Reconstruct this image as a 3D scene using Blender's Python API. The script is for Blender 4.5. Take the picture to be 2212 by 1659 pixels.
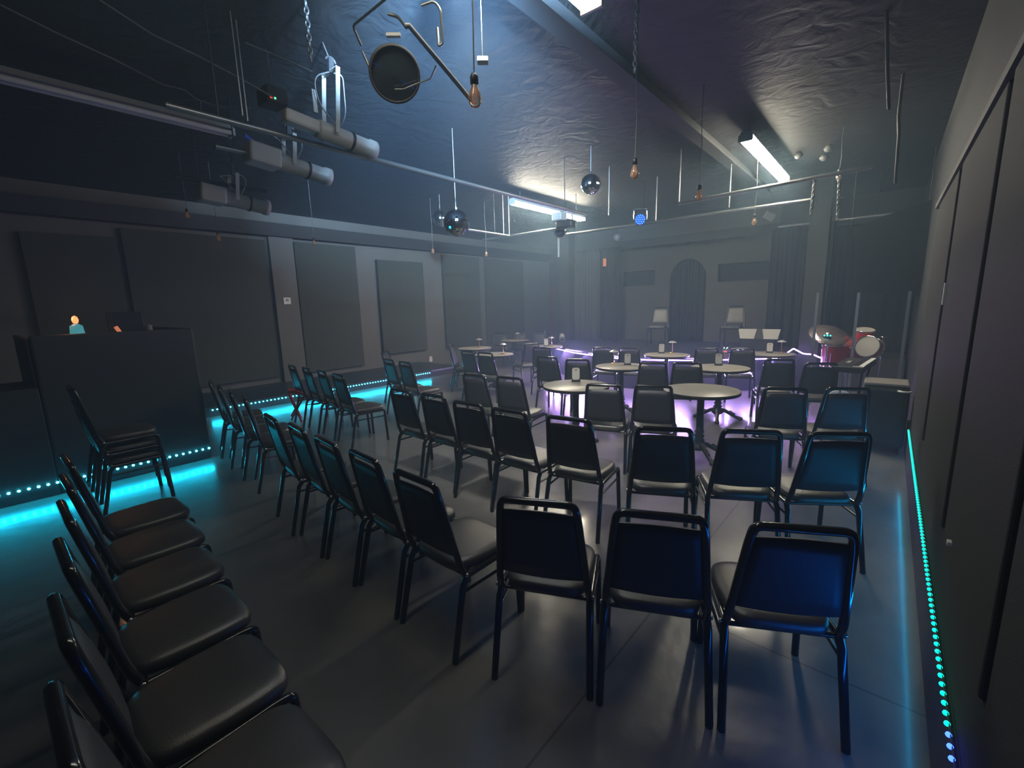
import bpy, math, random
from mathutils import Vector, Matrix
random.seed(7)
for o in list(bpy.data.objects): bpy.data.objects.remove(o)
S = bpy.context.scene
COL = S.collection

# ---------------------------------------------------------------- camera
FPX, CH = 965.4, 1.70
YAW, PIT, ROL = -0.69792, 0.17693, -0.027255
_f = Vector((math.sin(YAW)*math.cos(PIT), math.cos(YAW)*math.cos(PIT), -math.sin(PIT)))
_r = Vector((math.cos(YAW), -math.sin(YAW), 0)); _u = _r.cross(_f)
RT = math.cos(ROL)*_r + math.sin(ROL)*_u
UP = -math.sin(ROL)*_r + math.cos(ROL)*_u
cam = bpy.data.cameras.new('camera'); co = bpy.data.objects.new('camera', cam); COL.objects.link(co)
M = Matrix((RT, UP, -_f)).transposed().to_4x4(); M.translation = (0, 0, CH); co.matrix_world = M
cam.sensor_width = 36; cam.lens = FPX/2212*36; cam.clip_start = .02; cam.clip_end = 100
S.camera = co
# ---------------------------------------------------------------- world, view
S.view_settings.view_transform = 'Standard'; S.view_settings.look = 'None'
S.view_settings.exposure = 0.0; S.view_settings.gamma = 1; S.view_settings.use_curve_mapping = False
w = bpy.data.worlds.new('world'); S.world = w; w.use_nodes = True
w.node_tree.nodes['Background'].inputs[0].default_value = (.55, .62, .70, 1)
w.node_tree.nodes['Background'].inputs[1].default_value = 0.004
# thin stage haze filling the room
vs = w.node_tree.nodes.new('ShaderNodeVolumeScatter'); vs.inputs['Density'].default_value = .026; vs.inputs['Anisotropy'].default_value = .25
vs.inputs['Color'].default_value = (.52, .76, 1, 1)
w.node_tree.links.new(vs.outputs['Volume'], w.node_tree.nodes['World Output'].inputs['Volume'])
S.cycles.use_denoising = True
S.cycles.max_bounces = 6; S.cycles.sample_clamp_indirect = 3.0

def light(name, kind, loc, energy, color, parent=None, size=None, rot=None, **k):
    l = bpy.data.lights.new(name, kind); l.energy = energy; l.color = color
    o = bpy.data.objects.new(name, l); COL.objects.link(o); o.location = loc
    if size:
        l.shape = 'RECTANGLE'; l.size, l.size_y = size
    if rot: o.rotation_euler = rot
    for a, v in k.items(): setattr(l, a, v)
    if parent is not None: o.parent = parent
    return o

# ---------------------------------------------------------------- rays through the lens: where a thing stands
def ray(x, y):
    return RT*((x-1106)/FPX) + UP*(-(y-829.5)/FPX) + _f
def at(x, y, z=0.):
    d = ray(x, y); t = (z-CH)/d.z; return Vector((0, 0, CH)) + d*t
def onX(x, y, X):
    d = ray(x, y); t = X/d.x; return Vector((0, 0, CH)) + d*t
def onY(x, y, Y):
    d = ray(x, y); t = Y/d.y; return Vector((0, 0, CH)) + d*t
def dep(x, y, D):
    return Vector((0, 0, CH)) + ray(x, y)*D

# ---------------------------------------------------------------- materials
def mat(name, col, rough=.6, metal=0., bump=0., bscale=40., var=0., vscale=3., emit=None, es=0., coat=0., spec=.5, trans=0., alpha=1.):
    m = bpy.data.materials.new(name); m.use_nodes = True
    nt = m.node_tree; b = nt.nodes['Principled BSDF']
    b.inputs['Base Color'].default_value = (*col, 1); b.inputs['Roughness'].default_value = rough
    b.inputs['Metallic'].default_value = metal; b.inputs['Coat Weight'].default_value = coat
    b.inputs['Specular IOR Level'].default_value = spec
    b.inputs['Transmission Weight'].default_value = trans; b.inputs['Alpha'].default_value = alpha
    if emit:
        b.inputs['Emission Color'].default_value = (*emit, 1); b.inputs['Emission Strength'].default_value = es
    tc = None
    def coord():
        nonlocal tc
        if tc is None: tc = nt.nodes.new('ShaderNodeTexCoord')
        return tc.outputs['Object']
    if bump:
        n = nt.nodes.new('ShaderNodeTexNoise'); n.inputs['Scale'].default_value = bscale; n.inputs['Detail'].default_value = 6
        nt.links.new(coord(), n.inputs['Vector'])
        bp = nt.nodes.new('ShaderNodeBump'); bp.inputs['Strength'].default_value = bump; bp.inputs['Distance'].default_value = .02
        nt.links.new(n.outputs['Fac'], bp.inputs['Height']); nt.links.new(bp.outputs['Normal'], b.inputs['Normal'])
    if var:
        n = nt.nodes.new('ShaderNodeTexNoise'); n.inputs['Scale'].default_value = vscale; n.inputs['Detail'].default_value = 8
        nt.links.new(coord(), n.inputs['Vector'])
        mx = nt.nodes.new('ShaderNodeMix'); mx.data_type = 'RGBA'
        mx.inputs['A'].default_value = (*[c*(1-var) for c in col], 1); mx.inputs['B'].default_value = (*[min(1, c*(1+var)) for c in col], 1)
        nt.links.new(n.outputs['Fac'], mx.inputs['Factor']); nt.links.new(mx.outputs['Result'], b.inputs['Base Color'])
    return m
MT = {}
MT['wall'] = mat('wall_paint', (.115, .115, .108), .75, bump=.25, bscale=14, var=.15, vscale=1.2)
MT['wallblk'] = mat('black_wall_paint', (.022, .023, .026), .8, bump=.2, bscale=20)
MT['stagewall'] = mat('grey_plaster', (.075, .072, .068), .8, bump=.2, bscale=10, var=.12, vscale=1)
MT['brick'] = mat('red_painted_wall', (.11, .03, .025), .8)
MT['fabric'] = mat('acoustic_fabric', (.062, .068, .060), .95, bump=.35, bscale=220, var=.1, vscale=2, spec=.2)
MT['rpanel'] = mat('grey_panel', (.030, .0295, .026), .8, bump=.2, bscale=150, spec=.3)
MT['soffit'] = mat('soffit_black', (.018, .02, .022), .7)
MT['curtain'] = mat('curtain_black', (.022, .022, .027), .9, spec=.2)
MT['curtaing'] = mat('curtain_grey', (.06, .062, .066), .9, spec=.2)
MT['vinyl'] = mat('black_vinyl', (.050, .048, .046), .38, bump=.12, bscale=260, spec=1.0)
MT['vinylback'] = mat('black_back_vinyl', (.036, .037, .046), .48, bump=.1, bscale=260, spec=.5)
MT['tube'] = mat('black_gloss_tube', (.012, .012, .014), .18, spec=.6, coat=.4)
MT['bolt'] = mat('steel_bolt', (.6, .6, .6), .25, metal=1)
MT['tabletop'] = mat('speckled_laminate', (.30, .28, .25), .35, var=.12, vscale=60)
MT['edge'] = mat('table_edge_black', (.02, .02, .02), .4)
MT['iron'] = mat('cast_iron_black', (.02, .022, .022), .4, bump=.15, bscale=60, spec=.6)
MT['card'] = mat('white_card', (.62, .62, .60), .5)
MT['cardgrey'] = mat('grey_print', (.22, .22, .22), .6)
MT['redink'] = mat('red_print', (.35, .03, .03), .6)
MT['holder'] = mat('smoked_holder', (.03, .03, .035), .3)
MT['brass'] = mat('brushed_brass', (.75, .50, .25), .28, metal=1)
MT['shade'] = mat('pale_metal_shade', (.62, .60, .58), .3, metal=.6)
MT['alu'] = mat('worn_steel', (.27, .28, .28), .38, metal=.85, bump=.1, bscale=30)
MT['whitemetal'] = mat('white_enamel', (.36, .36, .34), .42)
MT['blackmetal'] = mat('black_metal', (.03, .03, .032), .42, metal=.3)
MT['chain'] = mat('galvanised_chain', (.34, .35, .35), .35, metal=.8)
MT['cable'] = mat('cable_black', (.05, .05, .05), .5)
MT['cableg'] = mat('cable_grey', (.10, .10, .10), .5)
MT['label'] = mat('white_label', (.6, .62, .62), .5)
MT['bluetape'] = mat('blue_tape', (.05, .12, .8), .4)
MT['glassamber'] = mat('amber_glass', (.95, .62, .40), .06, trans=.82, spec=.8)
MT['filament'] = mat('filament_amber', (.8, .3, .12), .3, emit=(1, .35, .12), es=.15)
MT['mirror'] = mat('mirror_tiles', (.55, .6, .62), .07, metal=1)
MT['acrylic'] = mat('clear_acrylic', (.06, .07, .08), .05, alpha=.03, spec=.05)
MT['acrylicedge'] = mat('acrylic_edge', (.16, .19, .26), .35, spec=.7)
MT['stagefloor'] = mat('stage_deck_black', (.03, .03, .034), .4, bump=.1, bscale=8)
MT['stageface'] = mat('stage_face_black', (.03, .028, .033), .6)
MT['booth'] = mat('booth_black_laminate', (.035, .037, .038), .6, bump=.05, bscale=6)
MT['matblack'] = mat('matt_black_paint', (.012, .012, .013), .7, spec=.3)
MT['boothin'] = mat('booth_warm_lit', (.10, .055, .03), .6)  # booth inside: its brown is warm lamp light put into the colour
MT['reddrum'] = mat('red_sparkle_wrap', (.45, .02, .04), .25, coat=.6)
MT['drumhead'] = mat('drum_head', (.34, .33, .31), .5)
MT['cymbal'] = mat('cymbal_bronze', (.75, .6, .62), .25, metal=.9)
MT['chrome'] = mat('chrome', (.75, .77, .8), .12, metal=1)
MT['white'] = mat('white_plastic', (.7, .7, .72), .4)
MT['grille'] = mat('speaker_grille', (.022, .026, .026), .7, bump=.5, bscale=300)
MT['greytop'] = mat('grey_speaker_top', (.20, .19, .18), .6)
MT['paper'] = mat('pale_panel', (.42, .42, .40), .6)
MT['red'] = mat('red_fabric', (.55, .05, .05), .6)
MT['tape'] = mat('led_tape', (.05, .07, .07), .5)
def emi(name, c, s): return mat(name, (.05, .05, .05), .5, emit=c, es=s)
MT['led_cyan'] = emi('led_cyan', (.04, .70, 1), 27)
MT['led_green'] = emi('led_green', (.0, .85, .58), 2.8)
MT['led_blue'] = emi('led_blue', (.02, .06, 1), 10)
MT['led_purple'] = emi('led_purple', (.48, .24, 1), 42)
MT['tube_on'] = emi('fluorescent_on', (1, .96, .78), 125)
MT['tube_left'] = emi('fluorescent_on_left', (1, .96, .80), 215)
MT['tape_purple'] = emi('purple_glow_tape', (.48, .24, 1), 26)
MT['tube_near'] = emi('fluorescent_on_near', (1, .94, .76), 20)
MT['tube_off'] = mat('fluorescent_off', (.62, .62, .60), .3)
MT['parblue'] = emi('par_blue', (.0, .16, 1), 5)
MT['parface'] = emi('par_face', (.0, .02, .9), .6)
MT['orange'] = emi('orange_glow', (1, .35, .12), 1.6)
MT['orangedim'] = emi('orange_dim', (1, .32, .16), .55)
MT['teal_emit'] = emi('teal_led', (.05, .8, .7), 2.5)
MT['red_emit'] = emi('red_led', (1, .05, .03), 3)
MT['green_emit'] = emi('green_led', (.1, 1, .3), 3)
MT['lens'] = mat('lens_glass', (.06, .08, .09), .05, spec=1.)

# floor: worn glossy dark paint
m = bpy.data.materials.new('painted_floor'); m.use_nodes = True; nt = m.node_tree; b = nt.nodes['Principled BSDF']
tc = nt.nodes.new('ShaderNodeTexCoord')
n1 = nt.nodes.new('ShaderNodeTexNoise'); n1.inputs['Scale'].default_value = 1.1; n1.inputs['Detail'].default_value = 9; n1.inputs['Roughness'].default_value = .62; n1.inputs['Distortion'].default_value = 0
r1 = nt.nodes.new('ShaderNodeValToRGB'); r1.color_ramp.elements[0].position = .15; r1.color_ramp.elements[0].color = (.085, .084, .080, 1); r1.color_ramp.elements[1].position = .85; r1.color_ramp.elements[1].color = (.24, .232, .212, 1)
nt.links.new(tc.outputs['Object'], n1.inputs['Vector']); nt.links.new(n1.outputs['Fac'], r1.inputs['Fac'])
br = nt.nodes.new('ShaderNodeTexBrick'); br.inputs['Scale'].default_value = 1; br.inputs['Mortar Size'].default_value = .006; br.inputs['Brick Width'].default_value = 2.6; br.inputs['Row Height'].default_value = 2.6; br.offset = 0
br.inputs['Color1'].default_value = br.inputs['Color2'].default_value = (1, 1, 1, 1); br.inputs['Mortar'].default_value = (.45, .45, .45, 1)
mp = nt.nodes.new('ShaderNodeMapping'); mp.inputs['Location'].default_value = (.9, .35, 0); mp.inputs['Rotation'].default_value = (0, 0, .02)
nt.links.new(tc.outputs['Object'], mp.inputs['Vector']); nt.links.new(mp.outputs['Vector'], br.inputs['Vector'])
mm = nt.nodes.new('ShaderNodeMix'); mm.data_type = 'RGBA'; mm.blend_type = 'MULTIPLY'; mm.inputs['Factor'].default_value = 1
nt.links.new(r1.outputs['Color'], mm.inputs['A']); nt.links.new(br.outputs['Color'], mm.inputs['B']); nt.links.new(mm.outputs['Result'], b.inputs['Base Color'])
n2 = nt.nodes.new('ShaderNodeTexNoise'); n2.inputs['Scale'].default_value = 3.5; n2.inputs['Detail'].default_value = 6
r2 = nt.nodes.new('ShaderNodeMapRange'); r2.inputs['From Min'].default_value = .3; r2.inputs['From Max'].default_value = .7; r2.inputs['To Min'].default_value = .29; r2.inputs['To Max'].default_value = .29
nt.links.new(tc.outputs['Object'], n2.inputs['Vector']); nt.links.new(n2.outputs['Fac'], r2.inputs['Value']); nt.links.new(r2.outputs['Result'], b.inputs['Roughness']); b.inputs['Coat Weight'].default_value = .6; b.inputs['Coat Roughness'].default_value = .13; b.inputs['Specular IOR Level'].default_value = .7
n3 = nt.nodes.new('ShaderNodeTexNoise'); n3.inputs['Scale'].default_value = 9; n3.inputs['Detail'].default_value = 4
bp = nt.nodes.new('ShaderNodeBump'); bp.inputs['Strength'].default_value = .12; bp.inputs['Distance'].default_value = .03
nt.links.new(tc.outputs['Object'], n3.inputs['Vector']); nt.links.new(n3.outputs['Fac'], bp.inputs['Height']); nt.links.new(bp.outputs['Normal'], b.inputs['Normal'])
MT['floor'] = m
# ceiling: black crumpled foil-faced insulation
m = bpy.data.materials.new('crumpled_black_ceiling'); m.use_nodes = True; nt = m.node_tree; b = nt.nodes['Principled BSDF']
b.inputs['Base Color'].default_value = (.013, .014, .016, 1); b.inputs['Roughness'].default_value = .62
tc = nt.nodes.new('ShaderNodeTexCoord'); n = nt.nodes.new('ShaderNodeTexNoise'); n.inputs['Scale'].default_value = 4; n.inputs['Detail'].default_value = 5; n.inputs['Distortion'].default_value = 1.2
bp = nt.nodes.new('ShaderNodeBump'); bp.inputs['Strength'].default_value = .6; bp.inputs['Distance'].default_value = .035
nt.links.new(tc.outputs['Object'], n.inputs['Vector']); nt.links.new(n.outputs['Fac'], bp.inputs['Height']); nt.links.new(bp.outputs['Normal'], b.inputs['Normal'])
MT['ceiling'] = m

# ---------------------------------------------------------------- mesh helpers
class MB:
    def __init__(s): s.v = []; s.f = []; s.sm = []
    def add(s, vs, fs, smooth=False):
        o = len(s.v); s.v += [tuple(v) for v in vs]; s.f += [tuple(i+o for i in f) for f in fs]; s.sm += [smooth]*len(fs); return s
    def box(s, x0, x1, y0, y1, z0, z1):
        v = [(x, y, z) for z in (z0, z1) for y in (y0, y1) for x in (x0, x1)]
        return s.add(v, [(0, 2, 3, 1), (4, 5, 7, 6), (0, 1, 5, 4), (2, 6, 7, 3), (0, 4, 6, 2), (1, 3, 7, 5)])
    def obox(s, c, ax, ay, az, hx, hy, hz):
        c = Vector(c); v = [c + ax*(sx*hx) + ay*(sy*hy) + az*(sz*hz) for sz in (-1, 1) for sy in (-1, 1) for sx in (-1, 1)]
        return s.add(v, [(0, 2, 3, 1), (4, 5, 7, 6), (0, 1, 5, 4), (2, 6, 7, 3), (0, 4, 6, 2), (1, 3, 7, 5)])
    def tube(s, pts, r, n=8, r2=None, cap=True):
        P = [Vector(p) for p in pts]; N = len(P)
        t0 = (P[1]-P[0]).normalized(); a = Vector((0, 0, 1)) if abs(t0.z) < .9 else Vector((1, 0, 0))
        u = t0.cross(a).normalized(); vs = []
        for i, p in enumerate(P):
            t = ((P[min(i+1, N-1)]-P[i]).normalized() + (P[i]-P[max(i-1, 0)]).normalized())
            t = t.normalized() if t.length > 1e-6 else t0
            u = (u - t*u.dot(t)).normalized(); w_ = t.cross(u)
            rr = r if r2 is None else r + (r2-r)*i/(N-1)
            if isinstance(r, (list, tuple)): rr = r[i]
            for k in range(n):
                an = 2*math.pi*k/n; vs.append(p + u*(rr*math.cos(an)) + w_*(rr*math.sin(an)))
        fs = [(i*n+k, i*n+(k+1) % n, (i+1)*n+(k+1) % n, (i+1)*n+k) for i in range(N-1) for k in range(n)]
        s.add(vs, fs, True)
        if cap:
            s.add(vs[:n], [tuple(range(n))[::-1]]); s.add(vs[-n:], [tuple(range(n))])
        return s
    def lathe(s, prof, c=(0, 0, 0), n=24, smooth=True, axis=None):
        c = Vector(c)
        if axis is None: X, Y, Z = Vector((1, 0, 0)), Vector((0, 1, 0)), Vector((0, 0, 1))
        else:
            Z = Vector(axis).normalized(); X = Z.cross(Vector((0, 0, 1)) if abs(Z.z) < .9 else Vector((1, 0, 0))).normalized(); Y = Z.cross(X)
        vs = [c + X*(r*math.cos(2*math.pi*k/n)) + Y*(r*math.sin(2*math.pi*k/n)) + Z*z for r, z in prof for k in range(n)]
        fs = [(i*n+k, i*n+(k+1) % n, (i+1)*n+(k+1) % n, (i+1)*n+k) for i in range(len(prof)-1) for k in range(n)]
        return s.add(vs, fs, smooth)
    def prism(s, poly, d, off=(0, 0, 0)):
        # poly: list of 3-D points, d: extrusion vector
        n = len(poly); P = [Vector(p)+Vector(off) for p in poly]; Q = [p+Vector(d) for p in P]
        return s.add(P+Q, [tuple(range(n))[::-1], tuple(range(n, 2*n))] + [(i, (i+1) % n, n+(i+1) % n, n+i) for i in range(n)])
    def build(s, name, m, parent=None, bevel=0.):
        me = bpy.data.meshes.new(name); me.from_pydata(s.v, [], s.f); me.update()
        me.polygons.foreach_set('use_smooth', s.sm)
        me.materials.append(MT[m] if isinstance(m, str) else m)
        o = bpy.data.objects.new(name, me); COL.objects.link(o)
        if parent is not None: o.parent = parent
        if bevel:
            md = o.modifiers.new('bevel', 'BEVEL'); md.width = bevel; md.segments = 2; md.limit_method = 'ANGLE'
        return o
def fillet(pts, r, n=5):
    P = [Vector(p) for p in pts]; out = [P[0]]
    for i in range(1, len(P)-1):
        a = P[i-1]-P[i]; b_ = P[i+1]-P[i]; rr = min(r, a.length*.48, b_.length*.48)
        p0 = P[i]+a.normalized()*rr; p1 = P[i]+b_.normalized()*rr
        for k in range(n+1):
            t = k/n; out.append(p0*(1-t)**2 + P[i]*(2*t*(1-t)) + p1*t*t)
    out.append(P[-1]); return out
def tag(o, label=None, cat=None, group=None, kind=None):
    if label: o['label'] = label
    if cat: o['category'] = cat
    if group: o['group'] = group
    if kind: o['kind'] = kind
    return o
def thing(name, loc=(0, 0, 0), rz=0., **k):
    o = bpy.data.objects.new(name, None); COL.objects.link(o); o.location = loc; o.rotation_euler = (0, 0, rz); o.empty_display_size = .1
    return tag(o, **k)
def copy_tree(o, parent=None):
    c = o.copy(); COL.objects.link(c)
    if parent is not None:
        c.parent = parent
    for ch in list(o.children): copy_tree(ch, c)
    return c
def struct(name, mb, m, bevel=0): return tag(mb.build(name, m, None, bevel), kind='structure')

# ================================================================ THE ROOM
CEIL = 3.70
struct('floor', MB().add([(-10.1, -1.6, 0), (.5, -1.6, 0), (.5, 14.7, 0), (-10.1, 14.7, 0)], [(0, 1, 2, 3)]), 'floor')
struct('ceiling', MB().add([(-10.1, -1.6, CEIL), (.5, -1.6, CEIL), (.5, 14.7, CEIL), (-10.1, 14.7, CEIL)], [(3, 2, 1, 0)]), 'ceiling')
WL = -10.0
struct('wall_left', MB().box(WL-.1, WL, -1.6, 14.7, 0, CEIL), 'wall')
struct('wall_behind', MB().box(WL, .5, -1.7, -1.6, 0, CEIL), 'wallblk')
struct('wall_right', MB().box(.34, .44, -1.6, 14.7, 0, CEIL), 'wallblk')
BY = 12.0
# stage back wall with an arched opening and two slots
def stage_wall():
    mb = MB(); x0, x1 = -6.05, -2.05; y = BY
    ax0, ax1 = -4.52, -3.60; cx = (ax0+ax1)/2; ar = (ax1-ax0)/2; zt = 2.72; zs = zt-ar*1.12
    vl = (-5.84, -4.93, 2.10, 2.50); vr = (-3.33, -2.21, 2.10, 2.53)
    def fr(X0, X1, Z0, Z1, holes):
        # rectangles around one slot
        hx0, hx1, hz0, hz1 = holes
        for a, b_, c, d in ((X0, X1, Z0, hz0), (X0, X1, hz1, Z1), (X0, hx0, hz0, hz1), (hx1, X1, hz0, hz1)):
            mb.box(a, b_, y, y+.15, c, d)
    fr(x0, ax0, 0, CEIL, vl); fr(ax1, x1, 0, CEIL, vr)
    # above the arch
    n = 16; arc = [(cx+ar*math.cos(math.pi*k/n), zs+ar*1.12*math.sin(math.pi*k/n)) for k in range(n+1)]
    for k in range(n):
        (xa, za), (xb, zb) = arc[k], arc[k+1]
        mb.prism([(xa, y, za), (xb, y, zb), (xb, y, CEIL), (xa, y, CEIL)], (0, .15, 0))
    return mb
struct('wall_back', stage_wall(), 'stagewall')
mb = MB().box(-2.05, .34, BY, BY+.1, 0, CEIL)
mb.box(-8.0, -6.05, BY+.02, BY+.12, 0, CEIL)
struct('wall_back_side', mb, 'wallblk')
struct('wall_far_recess', MB().box(WL, -8.0, 14.3, 14.4, 0, CEIL), 'wallblk')
struct('trim_1', MB().box(WL+.01, -8.9, 14.24, 14.3, 0, 2.3), 'brick')
struct('wall_recess_side', MB().box(-8.1, -8.0, BY, 14.3, 0, CEIL), 'wallblk')
# slot backs
struct('trim_2', MB().box(-6.0, -4.8, BY+.16, BY+.2, 2.0, 2.6).box(-3.4, -2.1, BY+.16, BY+.2, 2.0, 2.6), 'curtain')
# left wall soffit, pilasters and mouldings
struct('trim_3', MB().box(WL, WL+.22, -1.6, 14.2, 3.20, 3.46), 'soffit')
struct('trim_4', MB().box(WL, WL+.10, onX(590, 640, WL).y, onX(640, 640, WL).y, 0, 3.20), 'wall')
# back header beam above the stage
struct('trim_5', MB().box(-6.2, -1.9, 11.55, 11.95, 3.08, 3.28), 'soffit')
# ceiling beam
struct('trim_6', MB().box(-2.0, -1.9, -1.6, 9.9, CEIL-.10, CEIL), 'soffit')
struct('trim_7', MB().box(-2.03, -1.87, -1.6, 9.9, CEIL-.112, CEIL-.10), 'soffit')
# right wall ledge (baseboard)
struct('baseboard_right', MB().box(.27, .34, -1.6, 6.4, 0, .335), 'stageface', .004)
# masonry pillar right of the stage
struct('trim_8', MB().box(-1.22, -.92, 9.75, 10.05, 0, CEIL), 'wallblk')
# pillar left of the stage (dark) and white conduit pipe
struct('trim_9', MB().box(-7.5, -7.15, 11.2, 11.5, 0, CEIL), 'wallblk')
# right wall panels
rp = [(5.9, 4.32, .64), (4.14, 2.70, .64), (2.58, 1.55, .64), (1.47, .35, .64)]
for i, (ya, yb, zb) in enumerate(rp):
    o = MB().box(.275, .338, yb, ya, zb, 2.50).build('acoustic_panel', 'rpanel', None, .008)
    tag(o, ['grey acoustic panel on the right wall, farthest, beside the drum shield', 'tall grey acoustic panel on the right wall left of the wide dark gap', 'tall grey acoustic panel on the right wall right of the second dark gap', 'grey acoustic panel at the right edge of the photo above the LED strip'][i], 'wall panel', 'grey acoustic panels on the right wall')
struct('trim_10', MB().box(.285, .338, -1.6, 6.2, .335, .64), 'rpanel')
struct('trim_11', MB().box(.26, .338, 1.0, 6.2, 2.50, 2.545), 'wall')
o = MB().box(.30, .339, 4.19, 4.27, .80, 2.06).build('cable_channel', 'blackmetal'); tag(o, 'black vertical channel in the gap between two grey panels on the right wall', 'channel')
o = MB().box(.262, .276, 4.02, 4.08, 1.62, 1.76).build('switch_plate', 'label'); tag(o, 'small white plate beside the black channel on the right wall', 'switch plate')
o = MB().box(.262, .276, 2.32, 2.35, .72, .735).build('wall_plug', 'label'); o.location = (0, 0, 0)
tag(o, 'tiny pale plug low on the right wall above the LED strip', 'plug')
# left wall acoustic panels
def lp(pa, pb, z0, z1, lab, t=.08):
    ya, yb = onX(pa[0], pa[1], WL+t).y, onX(pb[0], pb[1], WL+t).y
    o = MB().box(WL+.001, WL+t, ya, yb, z0, z1).build('acoustic_panel', 'fabric', None, .01)
    return tag(o, lab, 'wall panel', 'black fabric panels on the left wall')
lp((275, 590), (586, 640), .30, 3.12, 'very wide black fabric panel on the left wall behind the control booth')
lp((648, 650), (776, 640), .30, 3.14, 'tall black fabric panel right of the thermostat pilaster on the left wall')
lp((822, 660), (918, 650), .50, 2.88, 'black fabric panel hung lower, with wall showing all round it', .10)
lp((961, 640), (1038, 640), .45, 3.14, 'tall grey fabric panel between two narrow wall strips on the left wall', .10)
lp((1052, 640), (1132, 640), .45, 3.14, 'grey fabric panel farthest along the left wall, behind the small tables', .10)
lp((60, 600), (255, 560), .30, 2.95, 'black fabric panel at the far left above the control booth')

# ================================================================ STAGE
SZ = .62
edge_px = [(1197, 752), (1240, 762), (1285, 768), (1333, 774), (1400, 777.5), (1478, 778.5), (1580, 777), (1655, 775), (1686, 773)]
E_ = [at(x, y, .585) for x, y in edge_px]
# walk the curve smoothly on to the right, behind the drum kit
front = [Vector((-7.0, 10.4, 0))] + [Vector((p.x, p.y, 0)) for p in E_] + [Vector((-1.25, 9.75, 0)), Vector((-.9, 9.9, 0)), Vector((.30, 9.95, 0))]
mb = MB(); n = len(front)
for k in range(n-1):
    a, b_ = front[k], front[k+1]
    mb.add([(a.x, a.y, 0), (b_.x, b_.y, 0), (b_.x, b_.y, SZ), (a.x, a.y, SZ)], [(0, 1, 2, 3)])
o = mb.build('stage_front', 'stageface'); 
deck = MB().prism([(p.x, p.y, SZ-.03) for p in front] + [(.33, BY, SZ-.03), (-7.1, BY, SZ-.03)], (0, 0, .03)).build('stage_deck', 'stagefloor')
st = thing('stage', kind='structure'); o.parent = st; deck.parent = st

# ================================================================ LED STRIPS
def diode_mesh(m, r=.006):
    mb = MB().lathe([(0.0001, r), (r*.8, r*.6), (r, 0), (r*.8, -r*.6), (.0001, -r)], n=8); o = mb.build('diode', m); me = o.data; bpy.data.objects.remove(o); return me
DM = {k: diode_mesh('led_'+k, r) for k, r in (('cyan', .0115), ('green', .0085), ('blue', .0085), ('purple', .010))}
def strip(name, label, group, path, cols, sp, drop, out, power, lcol, tape_off=.004, w=.012, vis=True, lw=.02, tilt=0.):
    root = thing(name, label=label, cat='LED strip', group=group)
    P = [Vector(p) for p in path]
    L = [0]
    for a, b_ in zip(P, P[1:]): L.append(L[-1]+(b_-a).length)
    tp = MB()
    for a, b_ in zip(P, P[1:]):
        d = (b_-a).normalized(); s_ = Vector(out).normalized(); z = d.cross(s_)
        tp.obox((a+b_)/2, d, s_, z, (b_-a).length/2, .0015, w/2)
    tp.build('tape', 'tape_purple' if cols(P[0], 0) == 'purple' else 'tape', root)
    s = sp/2; i = 0; nmax = 99
    while s < L[-1] and i < nmax:
        k = max(j for j in range(len(L)) if L[j] <= s); k = min(k, len(P)-2)
        p = P[k].lerp(P[k+1], (s-L[k])/(L[k+1]-L[k])) + Vector(out)*tape_off
        o = bpy.data.objects.new('diode', DM[cols(p, i)]); COL.objects.link(o); o.parent = root; o.location = p
        s += sp; i += 1
    for a, b_ in zip(P, P[1:]):
        if (b_-a).length < .15: continue
        d = (b_-a).normalized(); mid = (a+b_)/2
        z = -Vector(drop).normalized(); x = d; y = z.cross(x).normalized(); x = y.cross(z)
        Mx = Matrix((x, y, z)).transposed().to_4x4(); Mx.translation = mid + Vector(out)*.012
        lc = lcol(mid) if callable(lcol) else lcol
        l = light('strip_light', 'AREA', (0, 0, 0), power*(b_-a).length, lc, None, ((b_-a).length, lw)); l.matrix_world = Mx; l.parent = root
    return root
CY = (.0, .52, .85)
def seg(a, b_, n): a, b_ = Vector(a), Vector(b_); return [a.lerp(b_, i/n) for i in range(n+1)]
strip('led_strip', 'LED strip glowing green and cyan along the right wall ledge, blue at its near end', 'LED strips', seg((.268, 5.85, .352), (.268, 1.35, .352), 6),
      lambda p, i: 'blue' if p.y < 1.76 else ('green'), .0475, (-5, 0, -.3), (-1, 0, 0), 2.2, lambda p: (.0, .30, .75) if p.y > 2.4 else (.0, .16, .9))
strip('led_strip', 'added blue LED strip, unseen, on the right wall ledge beside and behind the camera', 'LED strips', seg((.268, 1.33, .352), (.268, -1.5, .352), 3),
      lambda p, i: 'blue', .0475, (-2, 0, -.4), (-1, 0, 0), .18, (.0, .08, .95))  # unseen strip, added to throw blue light on the chair backs
strip('led_strip', 'cyan LED strip along the foot of the control booth at far left', 'LED strips', seg((-6.012, -.55, .125), (-6.012, 1.60, .125), 2),
      lambda p, i: 'cyan', .0635, (3, 0, -1), (1, 0, 0), 4.5, CY)
strip('led_strip', 'long cyan LED strip under the nosing of the low riser by the left wall', 'LED strips', seg((-8.392, 2.3, .118), (-8.392, 6.95, .118), 4),
      lambda p, i: 'cyan', .0655, (1.2, 0, -1), (1, 0, 0), 5, CY)
strip('led_strip', 'purple LED strip following the curved front edge of the stage', 'LED strips', [p + (Vector((0, 0, CH))-p).normalized()*.02 for p in E_],
      lambda p, i: 'purple', .066, (0, -1.3, -1), (0, -1, 0), 36, (.46, .30, 1), w=.02)
zig = [onY(x, y, 9.6) for x, y in ((1692, 768), (1714, 753), (1735, 764), (1757, 766), (1770, 772), (1786, 776))]
strip('led_strip', 'purple LED strip bent in a zigzag over the right end of the stage edge', 'LED strips', zig, lambda p, i: 'purple', .05, (0, -1, -.5), (0, -1, 0), 5, (.55, .3, 1), w=.02)

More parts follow.
